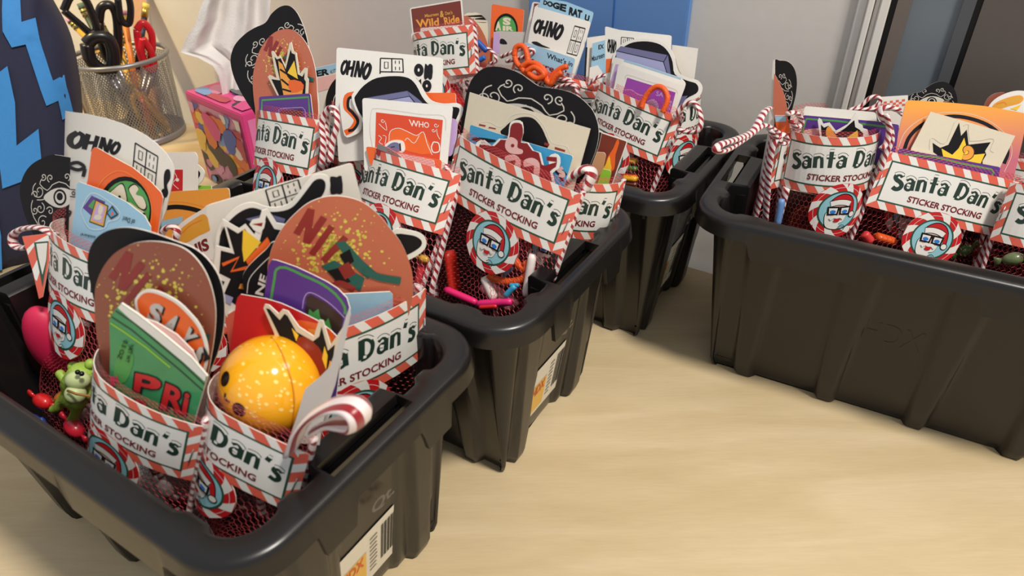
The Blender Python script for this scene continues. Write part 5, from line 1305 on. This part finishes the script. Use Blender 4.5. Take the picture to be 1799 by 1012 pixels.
# ---- S12
s = S_('S12', .003, 6); o = rq(z([(945,565),(1500,755),(1540,760),(1440,1020),(1400,1150),(1000,1050),(880,900)]), 5)
a = Art().poly('violet', z([(1022,690),(1452,822),(1398,1030),(975,850)])).line('lilac', 1.2, z([(1000,800),(1060,800),(1120,840),(1170,850)]), 3).text('lilac', 'SA', *z([(1285,810),(1345,825),(1340,865),(1275,850)]), .01).text('lilac', 'Cred', *z([(1400,840),(1435,850),(1400,980),(1370,970)]), .0)
a.poly('lilac', sm(z([(1200,900),(1260,880),(1300,930),(1290,970),(1200,950)]), 2)).line('grey', .5, z([(1005,700),(1030,665),(1200,720),(1440,790),(1470,830)]), 3)
sticker('purple_stamp_card', 'white card with a purple postage stamp print', s, o, 'white', a, group=GP)
s = S_('S12', .006, 6); sticker('lilac_edged_card', 'white card with a lilac side strip behind the purple stamp card', s, rq(z([(905,505),(1100,560),(1500,690),(1545,740),(1440,1030),(850,900),(870,700)]), 5), 'white', Art().poly('lilac', z([(920,570),(965,575),(890,790),(860,770)]), 0).line('bluec', 3, z([(915,515),(1100,570),(1500,700)]), 2), group=GP)
s = S_('S12', .011, 3)
o = sm(z([(880,600),(900,480),(960,400),(1060,355),(1200,345),(1330,375),(1410,440),(1450,540),(1470,640),(1560,690),(1650,715),(1690,780),(1660,860),(1570,905),(1480,1010),(1400,1100),(1000,1000),(880,800)]), 3)
inn = sm(z([(905,600),(920,490),(980,425),(1070,378),(1200,368),(1315,396),(1385,460),(1425,550),(1445,660),(1550,715),(1630,740),(1655,785),(1635,830),(1545,880),(1455,990),(1390,1070),(1010,980),(905,800)]), 3)
a = Art().poly('black', inn).multi('lavd', [z([(925,450),(965,410),(1380,490),(1345,550)])]).multi('lav', [z([(925,455),(1345,550),(1385,650),(1380,700),(925,580)])]).multi('lavd', [z([(1385,490),(1410,660),(1380,690),(1350,550)])]).lines('ink', 1.2, [z([(925,452),(1345,550),(1380,490)]), z([(1345,550),(1385,680)])]).multi('lavd', [z([(1480,860),(1560,850),(1500,950),(1460,980)])])
sticker('coffin_sticker', 'white-edged black dome sticker with a lavender coffin, in front of the blue board', s, o, 'white', a, group=GP)
s = S_('S12', .016); sticker('lettering_sheet', 'white OH NO sheet corner rising behind the coffin sticker near the blue board', s, rq(z([(824,232),(950,265),(1415,315),(1395,700),(830,800)]), 4), 'white', A((OHNO, 2, 1, *z([(845,330),(930,345),(920,490),(845,470)])), (WINDOW, 1, 1.3, *z([(970,330),(1080,340),(1080,470),(965,460)]))).multi('fireo', [z([(835,525),(890,520),(870,640),(832,650)])]), group=GP)
s = S_('S12', .020); sticker('white_card', 'blank white card at the right of the coffin sticker below the blue board', s, z([(1420,398),(1650,430),(1608,760),(1400,760)]), 'paper', Art().line('greyd', .6, z([(1450,520),(1470,600),(1500,660)]), 3), group=GP)
# ---- S15
z = lambda pts: zz(3.065, 1240, 90, pts)
s = S_('S15', .008, 0, -.75)
o = z([(368,118),(392,160),(420,225),(442,320),(440,420),(380,470),(362,300)])
sticker('terracotta_sticker', 'terracotta sticker edge in the side-on stocking above the striped knot', s, o, 'terra', None, group=GP)
s = S_('S15', .012, 0, -.75)
o = sm(z([(368,60),(400,50),(442,56),(475,90),(490,150),(486,225),(466,310),(440,400),(375,440),(365,250)]), 4)
sticker('black_heart_sticker', 'narrow black sticker with silver swirls standing against the pale wall', s, o, 'black', A((PLANCH, 1, 1.15, *z([(250,40),(500,45),(500,480),(250,470)]))), group=GP)
s = S_('S15', .010, 0, -1.0); sticker('white_sheet', 'white sheet seen edge-on left of the narrow black sticker', s, z([(362,50),(372,46),(372,300),(366,430),(330,440),(345,300)]), 'paper', None, group=GP)
s = S_('S15', .006, 0, -.75); sticker('orange_card', 'small orange card with blue top above the striped knot', s, z([(372,345),(432,345),(450,380),(455,440),(385,450)]), 'orange', Art().multi('bluec', [z([(372,348),(430,348),(432,378),(376,380)])]), group=GP)
# ---- S16
z = lambda pts: zz(4.509, 1400, 130, pts)
s = S_('S16', .004, 0, -.25)
o = z([(165,370),(175,348),(195,360),(210,395),(260,385),(310,450),(400,400),(440,350),(465,310),(482,350),(490,390),(520,405),(525,430),(560,440),(580,520),(575,620),(200,620)])
inn = z([(190,400),(215,425),(250,410),(310,475),(380,430),(455,365),(462,420),(495,440),(525,470),(525,620),(205,620)])
a = Art().poly('black', inn).poly('amber', z([(235,430),(262,415),(290,460),(320,510),(260,520),(230,480)]), 2).poly('yellow', z([(480,445),(395,505),(490,530)]))
sticker('burst_sticker', 'white-edged dark burst sticker poking up in front of a white card and purple card', s, o, 'white', a, group=GP)
s = S_('S16', .008, 0, -.25)
o = rq(z([(48,325),(640,375),(810,402),(790,560),(760,700),(20,700)]), 4)
a = Art().line('limeg', 3.4, z([(40,480),(75,355),(300,370),(640,410),(760,425),(770,470)])).poly('pinkl', z([(60,445),(180,430),(190,480),(70,480)]), 2)
sticker('purple_card', 'purple card with green border line behind the dark burst, in the side bin', s, o, 'purple', a, group=GP)
sticker('white_card', 'blank white card with rounded corners behind the purple card in the separate bin', S_('S16', .012, 0, -.25), rq(z([(58,255),(630,305),(640,500),(600,700),(30,700)]), 6), 'white', None, group=GP)
# ---- S17
s = S_('S17', .003, 3); o = rq(z([(795,620),(815,590),(1612,738),(1590,850),(1500,950),(850,800)]), 4)
a = Art().line('limeg', 3.2, z([(845,635),(1100,660),(1300,710),(1540,755),(1548,805)]), 2)
sticker('purple_card', 'purple card with green border line low in front of the sunset orange card', s, o, 'purple', a, group=GP)
s = S_('S17', .006, 2)
o = z([(1060,298),(1730,490),(1590,780),(1560,900),(880,800),(905,590)])
a = Art(); q = z([(1055,400),(1560,440),(1600,800),(1050,800)])
inn = z([(1075,545),(1135,585),(1200,560),(1285,385),(1300,490),(1345,440),(1360,560),(1535,540),(1490,610),(1500,640),(1470,690),(1480,900),(1140,900),(1110,640),(1080,620)])
a.poly('black', inn).poly('yellow', z([(1145,590),(1230,640),(1280,590),(1325,505),(1345,590),(1400,640),(1490,630),(1450,720),(1400,800),(1180,760)])).line('choco', 11, zz(4.509, 1400, 130, spiral(1345,610,58,.95,2.2,-1)), 1).line('amber', 8.5, zz(4.509, 1400, 130, spiral(1345,610,56,.95,2.2,-1)), 1)
a.line('swirl', .9, z([(1050,600),(1055,520),(1085,510),(1140,550),(1190,530),(1250,380),(1290,360)]), 2).line('swirl', .9, z([(1320,410),(1360,400),(1370,530),(1530,510),(1560,530),(1530,600),(1560,620)]), 2)
sticker('starburst_square', 'white square card with a black and yellow starburst, on the sunset orange card', s, o, 'cream', a, group=GP)
s = S_('S17', .011, 2)
o = rq(z([(760,640),(868,206),(1200,225),(1500,255),(1830,315),(1790,520),(1700,900),(900,900)]), 8)
a = Art().line('ink', 6.5, z([(850,600),(890,500),(980,410),(1100,355),(1250,335),(1400,360),(1540,420),(1640,520),(1670,620),(1640,710)]), 4).line('cream', 1, z([(800,600),(850,470),(960,370),(1100,315),(1260,305),(1420,330),(1580,410),(1680,520),(1700,640),(1640,780)]), 4)
sticker('sunset_card', 'large orange to pink card with a black ring, behind the white starburst square', s, o, 'gradient', a, group=GP)
# ---- S19 S20
s = S_('S19', .008); o = z([(615,250),(655,182),(880,168),(880,260),(840,420),(700,460),(640,350)])
W_ = []
for i in range(9):
    for j in range(3):
        if (i+j) % 2 == 0: W_.append(z([(640+24*i,225+18*j-3*i),(664+24*i,222+18*j-3*i),(664+24*i,240+18*j-3*i),(640+24*i,243+18*j-3*i)]))
sticker('checkered_card', 'white card with small red checks behind a striped ribbon loop', s, o, 'white', Art().multi('coral', W_), group=GP)
s = S_('S19', .012); o = sm(z([(800,330),(830,250),(870,190),(925,152),(985,142),(1030,105),(1095,68),(1160,60),(1222,90),(1260,150),(1272,240),(1260,400),(1100,520),(900,480)]), 4)
sticker('black_heart_sticker', 'black heart-shaped sticker with swirls rising behind the sunset orange card', s, o, 'black', A((PLANCH, 1, 1.15, *z([(820,40),(1290,20),(1330,520),(830,560)]))), group=GP)
s = S_('S20', .008); o = sm(z([(1510,300),(1530,240),(1590,185),(1690,142),(1780,132),(1830,160),(1850,300),(1800,420),(1560,420)]), 3)
sg = sm(z([(1545,275),(1560,240),(1620,205),(1710,175),(1775,170),(1795,200),(1760,235),(1680,255),(1600,280)]), 3)
sticker('sausage_sticker', 'white-edged sausage sticker behind the sunset orange card', s, o, 'white', Art().poly('amber', sg).poly('sausage', inset(sg, 2)).line('orange', 1.2, z([(1580,240),(1640,225),(1660,245)]), 3).poly('yellow', z([(1690,275),(1780,240),(1740,290)])), group=GP)
s = S_('S20', .012); sticker('terracotta_sticker', 'brown-red rounded sticker edge behind the sausage sticker over the sunset card', s, sm(z([(1475,290),(1500,210),(1545,165),(1600,148),(1660,158),(1680,300),(1580,400),(1490,400)]), 3), 'terrad', None, group=GP)
# ================================================================== ribbons of the stockings
loop('S1', [(96,412),(70,400),(40,402),(24,412),(24,428),(38,436),(60,430)], .010, .0040)
loop('S5', [(282,416),(290,402),(303,398),(312,408),(306,424),(292,430)], .0, .0040)
loop('S3', [(512,790),(528,755),(552,728),(585,712),(615,712),(632,728),(628,748),(606,744),(586,742),(560,752)], [.0,-.004,-.008,-.012,-.015,-.016,-.014,-.010,-.006,-.002], .0075, .30, mat=stripe_mat('long_stripe', 25, 4.0))
loop('S6', [(566,290),(568,250),(566,215),(578,190),(590,192),(592,220),(584,250),(580,285)], -.002, .0036)
loop('S6', [(574,290),(575,240),(572,210),(582,196)], .004, .0036)
loop('S11', [(880,100),(900,92),(925,84),(938,92),(915,102),(890,108)], .010, .0046); loop('S11', [(945,150),(972,140),(1000,142),(1016,156),(1008,172)], .0, .0046)
loop('S11', [(968,158),(990,150),(1010,152),(1018,175)], -.003, .0044)
loop('S21', [(1032,150),(1046,138),(1062,132),(1072,140)], .0, .0042)
loop('S22', [(838,92),(852,84),(866,92),(872,106),(862,112)], .004, .0042); loop('S22', [(826,34),(832,46),(838,62)], .010, .0036)
loop('S12', [(1186,205),(1200,186),(1218,180),(1228,192),(1232,214),(1226,230),(1206,232),(1192,226)], -.002, .0044)
loop('S13', [(1210,182),(1216,176),(1222,190)], .0, .0036)
loop('S15', [(1372,236),(1350,222),(1336,222),(1316,236),(1290,246),(1266,254),(1258,264),(1272,266),(1296,252),(1322,232),(1342,198),(1352,190)], [-.004,-.005,-.006,-.012,-.020,-.026,-.028,-.026,-.018,-.010,-.0,.006], .0040)
loop('S15', [(1352,228),(1362,240),(1372,252),(1382,248),(1376,236),(1362,246),(1356,262),(1350,300),(1348,340),(1344,390)], -.006, .0040, name='ribbon_tail'); loop('S15', [(1384,200),(1398,198),(1408,212),(1400,224),(1390,214)], -.002, .0038)
loop('S15', [(1382,330),(1374,360),(1366,390)], -.008, .0044, name='ribbon_tail')
loop('S17', [(1545,300),(1556,270),(1566,246),(1562,222),(1550,208),(1546,196),(1556,188),(1580,194)], .006, .0046); loop('S17', [(1556,200),(1562,225),(1558,250),(1548,262)], .002, .0044)
loop('S19', [(1490,194),(1512,186),(1528,172),(1542,170),(1546,180),(1530,190),(1508,194)], .002, .0040); loop('S19', [(1500,192),(1540,192),(1570,192),(1586,202)], .0, .0036)
loop('S8', [(962,352),(985,330),(1008,308),(1030,296),(1040,308),(1028,335)], .016, .0095, .35); loop('S7', [(784,290),(790,310),(786,350),(772,420),(750,480),(735,530)], .012, .0036, name='ribbon_tail')
# ================================================================== toys and sweets
MO = pmat('orange_cord', (240,92,26), .45, .2, 900, bump=.5)
def cord(nm, px, d, label, r=.0019, name='lanyard'):
    pts = [at_d(nm, p, d if not isinstance(d, (list, tuple)) else d[i]) for i, p in enumerate(px)]
    return tag(tube(name, smooth_line(pts, 6), r, MO, None, 8), label, 'cord')
cord('S12', zz(5.059, 900, 0, [(1150,960),(1165,900),(1200,835),(1250,785),(1300,770),(1350,795),(1378,860),(1370,920),(1335,1000)]), -.004, 'orange cord loop standing over the purple stamp card', .0021)
co = empty('lanyard', at_d('S11', (940,130), 0)); tag(co, 'knotted orange cord tied in front of the pale blue text card', 'cord')
for pts, d in (([(20,500),(30,430),(70,405),(110,425),(130,480),(140,560),(110,600),(70,590),(40,560),(20,500)], -.004), ([(80,600),(140,560),(220,570),(290,640),(270,690),(200,690),(120,650),(80,600)], -.007), ([(120,640),(200,600),(280,660),(220,700),(140,650)], -.010), ([(280,700),(330,720),(370,660),(430,610),(490,590)], -.006), ([(300,710),(340,745),(380,690),(440,640)], -.009)):
    P = [at_d('S11', p, d) for p in zz(5.059, 900, 0, pts)]; reparent(tube('strand', smooth_line(P, 5), .0026, MO, None, 8), co)
cord('S8', zz(5.451, 690, 380, [(920,560),(960,590),(1050,620),(1150,625),(1240,600),(1290,550),(1310,480),(1270,450),(1300,510),(1220,480),(1150,390)]), .006, 'orange cord coiled inside the net behind the badge with red pouch', .0024)
# yellow ball with a face
c = at_d('S3', (476, 676), .026); dist = (c-CAM).dot(AW); R = 88*dist/F_PX
bl = empty('dotted_ball', c-Vector((0,0,R))); tag(bl, 'shiny yellow ball with pale dots and a small smiling face', 'ball')
reparent(ball('ball_body', c, R, pmat('yellow_plastic', (250,176,30), .12, .03, 40, coat=.5), None, seg=48), bl)
to_cam = (CAM-c).normalized(); ex = AX-to_cam*AX.dot(to_cam); ex.normalize(); ey = to_cam.cross(ex)
def on_ball(px, h=1.0):
    d = ray(px).normalized(); e = CAM-c; B_ = e.dot(d); D_ = B_*B_-(e.dot(e)-(R*h)**2)
    return CAM+d*(-B_-math.sqrt(max(D_, 0)))
def patch(px, r, mat, name, n=12, h=1.004, asp=1.0):
    p = on_ball(px, 1.0); nrm = (p-c).normalized(); t = nrm.orthogonal().normalized(); b_ = nrm.cross(t); V = []
    V.append(c+nrm*R*h)
    for i in range(n):
        q = (p-c)+t*r*math.cos(2*math.pi*i/n)+b_*r*asp*math.sin(2*math.pi*i/n); V.append(c+q.normalized()*R*h)
    return pydata(name, V, [(0, 1+i, 1+(i+1) % n) for i in range(n)], mat, None, True)
mk = pmat('ball_black', (34,22,20), .2); ms = pmat('ball_dot', (252,216,120), .3); rnd = random.Random(9)
z = lambda pts: zz(3.615, 370, 500, pts)
for p in z([(90,598),(178,795)]): reparent(patch(p, .0034, mk, 'eye', asp=1.0), bl)
P = [on_ball(p, 1.004) for p in z([(95,690),(92,715),(105,738),(120,745)])]; reparent(tube('mouth', smooth_line(P, 4), .0005, mk, None, 6), bl)
V = []; Fc = []
for i in range(120):
    p = (476+rnd.uniform(-84, 84), 676+rnd.uniform(-84, 84))
    if (p[0]-476)**2+(p[1]-676)**2 > 80**2 or (p[0] < 420 and p[1] > 640): continue
    q0 = on_ball(p); nrm = (q0-c).normalized(); t = nrm.orthogonal().normalized(); b_ = nrm.cross(t); r = rnd.uniform(.0004, .0009); k = len(V)
    for j in range(7):
        a_ = 2*math.pi*j/7; V.append(c+((q0-c)+t*r*math.cos(a_)+b_*r*1.3*math.sin(a_)).normalized()*R*1.003)
    Fc.append(tuple(range(k, k+7)))
o = pydata('speckles', V, Fc, ms, None); reparent(o, bl); o['kind'] = 'stuff'
P = [on_ball(p, 1.0015) for p in z([(385,335),(440,410),(480,510),(515,620),(530,740),(520,860),(505,925)])]; reparent(tube('seam', smooth_line(P, 5), .0004, pmat('seam_amber', (206,130,20), .3), None, 6), bl)
reparent(patch(z([(482,518)])[0], .0014, pmat('ball_nub', (250,200,150), .3), 'nub', h=1.008), bl)
# green rubber figure in the net of the first stocking
def figure():
    z = lambda pts: zz(2.53, 0, 380, pts); d = .006
    q = lambda p, dd=0: at_d('S1', z([p])[0], d+dd)
    root = empty('rubber_figure', q((320,930))); tag(root, 'small lime green rubber figure with big belly, arms raised, inside the net', 'toy')
    mg = pmat('lime_rubber', (158,190,76), .45, .12, 150); ml = pmat('lime_rubber_light', (196,210,150), .45)
    sc = (q((420,800))-q((320,800))).length/100
    bm_pts = [(q((345,800)), 34), (q((352,735)), 42), (q((372,690)), 34)]
    me = bpy.data.meshes.new('skin'); J = {}
    V = []; E_ = []; Rr = []
    def add(p, r): V.append(p); Rr.append(r*sc); return len(V)-1
    hip = add(q((335,815), .002), 36); bel = add(q((345,780), .0), 42); chest = add(q((355,750)), 36); head = add(q((365,705), -.004), 44); top = add(q((372,660), -.004), 30)
    for a_, b_ in ((hip, bel), (bel, chest), (chest, head), (head, top)): E_.append((a_, b_))
    def chain(st, pts):
        pr = st
        for p, r in pts: i = add(q(p, -.002), r); E_.append((pr, i)); pr = i
    chain(chest, [((300,745), 15), ((278,712), 13), ((255,685), 16)]); chain(chest, [((395,790), 15), ((410,800), 14)])
    chain(hip, [((275,820), 17), ((255,850), 14), ((228,862), 13)]); chain(hip, [((345,860), 17), ((320,905), 14), ((305,925), 15)])
    me.from_pydata([tuple(p) for p in V], E_, []); me.update()
    ob = bpy.data.objects.new('body', me); COL.objects.link(ob); ob.modifiers.new('s', 'SKIN')
    for i, sv in enumerate(me.skin_vertices[0].data): sv.radius = (Rr[i], Rr[i]); sv.use_root = (i == 0)
    ss = ob.modifiers.new('ss', 'SUBSURF'); ss.levels = 2; ss.render_levels = 2
    me.materials.append(mg); reparent(ob, root)
    for p in ((345,693), (363,700)): reparent(ball('eye', q(p, -.014), 7*sc, pmat('figure_eye', (20,20,20), .2), None, seg=10), root)
    for p in ((325,668), (402,655)): reparent(ball('ear', q(p, -.002), 15*sc, mg, None, seg=12), root)
    reparent(ball('muzzle', q((345,728), -.010), 34*sc, ml, None, (1, .8, .8), seg=16), root); reparent(ball('belly', q((335,790), -.012), 28*sc, ml, None, seg=16), root)
    reparent(tube('belt', [q(p, -.018) for p in ((300,775), (340,790), (405,800))], 3.5*sc, pmat('figure_belt', (170,120,60), .4), None, 6), root)
figure()
def wrapped(nm, px, d, r, col, label, tw=(1,0), name='wrapped_candy', foil=False):
    d += .005; c_ = at_d(nm, px, d); S = ST[nm].S; ax = (S.U*tw[0]+S.V*tw[1]).normalized(); k = r*(c_-CAM).dot(AW)/F_PX
    root = empty(name, c_); tag(root, label, 'candy'); m_ = pmat('wrap_%d_%d_%d' % col, col, .25, .2, 200, coat=.4, bump=.3)
    Rm = Vector((1,0,0)).rotation_difference(ax).to_matrix()
    reparent(ball('sweet', c_, k, m_, None, (1.25, .85, .85), Rm, 14), root)
    for s_ in (-1, 1): reparent(tube('twist', [c_+ax*(s_*k*1.1), c_+ax*(s_*k*1.5), c_+ax*(s_*k*2.0)], k*.7, m_, None, 10, flat=.4, taper=lambda u: .35+.75*u), root)
def stick(nm, p0, p1, d, w, col, label, name='candy_stick', cat='candy', flat=1.0, d2=None):
    d += .004; a_, b_ = at_d(nm, p0, d), at_d(nm, p1, d2 if d2 is not None else d); k = w*(a_-CAM).dot(AW)/F_PX/2
    n_ = 10; pts = [a_.lerp(b_, i/n_) for i in range(n_+1)]
    o = tube(name, pts, k, pmat('stick_%d_%d_%d' % col, col, .4, .12, 200), None, 10, flat=flat, taper=lambda u: min(1, .72+3*min(u, 1-u)), up=ST[nm].S.N)
    return tag(o, label, cat)
# in S1's net
c_ = at_d('S1', (90, 600), .018); reparent(ball('shell', c_, .017, pmat('hot_pink_toy', (214,36,80), .5, .1, 60), None, (.8, .6, 1.5), seg=20), tag(empty('pink_egg', c_-Vector((0,0,.028))), 'hot pink plastic egg inside the net below the badge', 'toy'))
wrapped('S1', (75,705), .002, 16, (214,38,40), 'red wrapped candy inside the net beside the lime figure'); wrapped('S1', (110,700), .014, 15, (226,150,50), 'orange wrapped candy behind the lime figure', (.7,.7))
wrapped('S1', (60,738), .002, 13, (46,84,180), 'blue wrapped candy at the bin edge left of the lime figure', (.9,.3)); wrapped('S1', (130,752), -.002, 17, (206,40,60), 'red and pink wrapped candy below the lime figure', (.8,-.3)); wrapped('S1', (150,728), .010, 12, (190,190,194), 'silver wrapped candy right below the lime figure', (.5,.8))
# in S8's net
stick('S8', (850,486), (868,525), .002, 17, (238,222,216), 'white candy stick in the net under the round badge'); stick('S8', (936,446), (924,520), .0, 16, (240,224,218), 'pale candy stick by the right seam of the net')
stick('S8', (905,502), (888,520), .0, 11, (66,170,214), 'light blue candy piece in the net near the white stick'); stick('S8', (896,500), (912,500), .001, 10, (70,170,214), 'short light blue candy piece beside the coiled orange cord'); stick('S8', (900,470), (886,482), .006, 10, (90,170,214), 'light blue candy piece behind the coiled orange cord')
stick('S8', (782,508), (838,532), .0, 13, (232,36,110), 'hot pink candy wrapper low in the net at the rim'); stick('S8', (838,534), (900,530), .0, 14, (230,40,120), 'hot pink candy bar lying at the bin rim')
o = stick('S8', (790,440), (800,515), .014, 34, (196,40,26), 'dark red pouch inside the net left of the round badge', 'red_pouch', 'pouch', .5)
stick('S8', (842,540), (873,538), -.002, 8, (214,40,40), 'flat red candy tab at the bin rim below the badge')
o = stick('S8', (850,500), (905,540), .016, 44, (206,130,140), 'clear pink candy bag behind the white stick', 'candy_bag', 'candy', .4)
# S4 right side, seen through the gap
stick('S7', (745,455), (738,500), .018, 22, (214,60,70), 'red and gold candy wrapper in the gap beside the large egg'); wrapped('S7', (745,455), .012, 9, (220,170,60), 'gold wrapped candy in the gap beside the large egg')
# S10, S22
o = stick('S10', (790,150), (806,190), .010, 44, (196,26,24), 'glossy red pouch below the band of the brown western card', 'red_pouch', 'pouch', .5)
stick('S22', (838,72), (855,90), -.002, 10, (30,84,176), 'blue pen cap between the band of the brown western card and a striped ribbon', 'pen', 'pen'); stick('S22', (842,106), (852,100), -.002, 9, (40,110,200), 'short light blue pen end below the blue pen cap', 'pen', 'pen')
# S12 burger sweet
z = lambda pts: zz(4.815, 990, 230, pts)
bg = empty('burger_candy', at_d('S12', (1105,330), .006)); tag(bg, 'gummy burger candy in yellow, brown and green layers inside the net', 'candy')
for p0, p1, w, col in (((540,240),(620,260),50,(238,176,50)), ((510,310),(625,320),44,(72,130,60)), ((480,360),(625,380),16,(214,60,30)), ((480,395),(625,405),56,(240,170,40)), ((420,430),(625,455),46,(92,38,22)), ((400,470),(625,490),34,(240,184,56))):
    a_, b_ = at_d('S12', z([p0])[0], .006), at_d('S12', z([p1])[0], .006); k = w/4.815*(a_-CAM).dot(AW)/F_PX/2
    reparent(tube('layer', [a_.lerp(b_, i/8) for i in range(9)], k, pmat('gummy_%d_%d_%d' % col, col, .3, .15, 150, coat=.3), None, 10, flat=1.4, taper=lambda u: min(1, .6+4*min(u, 1-u))), bg)
# S16, S17, S18 nets
c_ = S_('S16', .012, 0, -.25); z = lambda pts: zz(4.6, 1330, 210, pts)
sticker('dark_card', 'dark brown card with an amber disc showing through the net below the burst', c_, z([(235,560),(520,620),(560,960),(500,1040),(200,900)]), 'choco', Art().ell('brown', z([(370,830)])[0], 26, 30).line('gold', .8, z([(270,860),(300,760),(370,710),(430,720)]), 3).text('ink', 'W', *z([(345,800),(410,790),(412,860),(350,868)]), .02), group=GP)
stick('S16', (1374,350), (1366,395), .010, 12, (110,150,206), 'pale blue candy strip by the striped seam in the separate bin', 'candy_strip')
stick('S17', (1538,415), (1572,425), .010, 26, (236,96,30), 'orange candy box glowing through the net under the first badge', 'candy_box', 'candy', .6)
stick('S17', (1518,410), (1530,425), .006, 16, (214,60,60), 'red checked candy in the net next to the orange box'); wrapped('S18', (1780,455), .006, 14, (96,110,70), 'olive green wrapped candy in the net at the picture edge', (.8,.4)); wrapped('S17', (1695,440), .012, 12, (70,120,60), 'green wrapped candy beside the lower badge', (.6,.6))
wrapped('S17', (1720,440), .020, 15, (120,40,44), 'dark red wrapped candy behind the band next to the lower badge')
# S2, S3 nets near the front rim
wrapped('S2', (290,858), .006, 14, (210,206,200), 'silver-white wrapped candy under the band by the front rim', (.8,-.4)); wrapped('S2', (330,880), .016, 18, (92,30,32), 'dark red wrapped candy at the front rim beside the silver one', (.6,.5))
wrapped('S3', (430,905), .012, 20, (84,26,34), 'dark wine wrapped candy at the front rim below the ball', (.9,.2)); wrapped('S3', (366,835), .016, 11, (226,96,36), 'orange wrapped candy between the two front bands', (.3,.9))
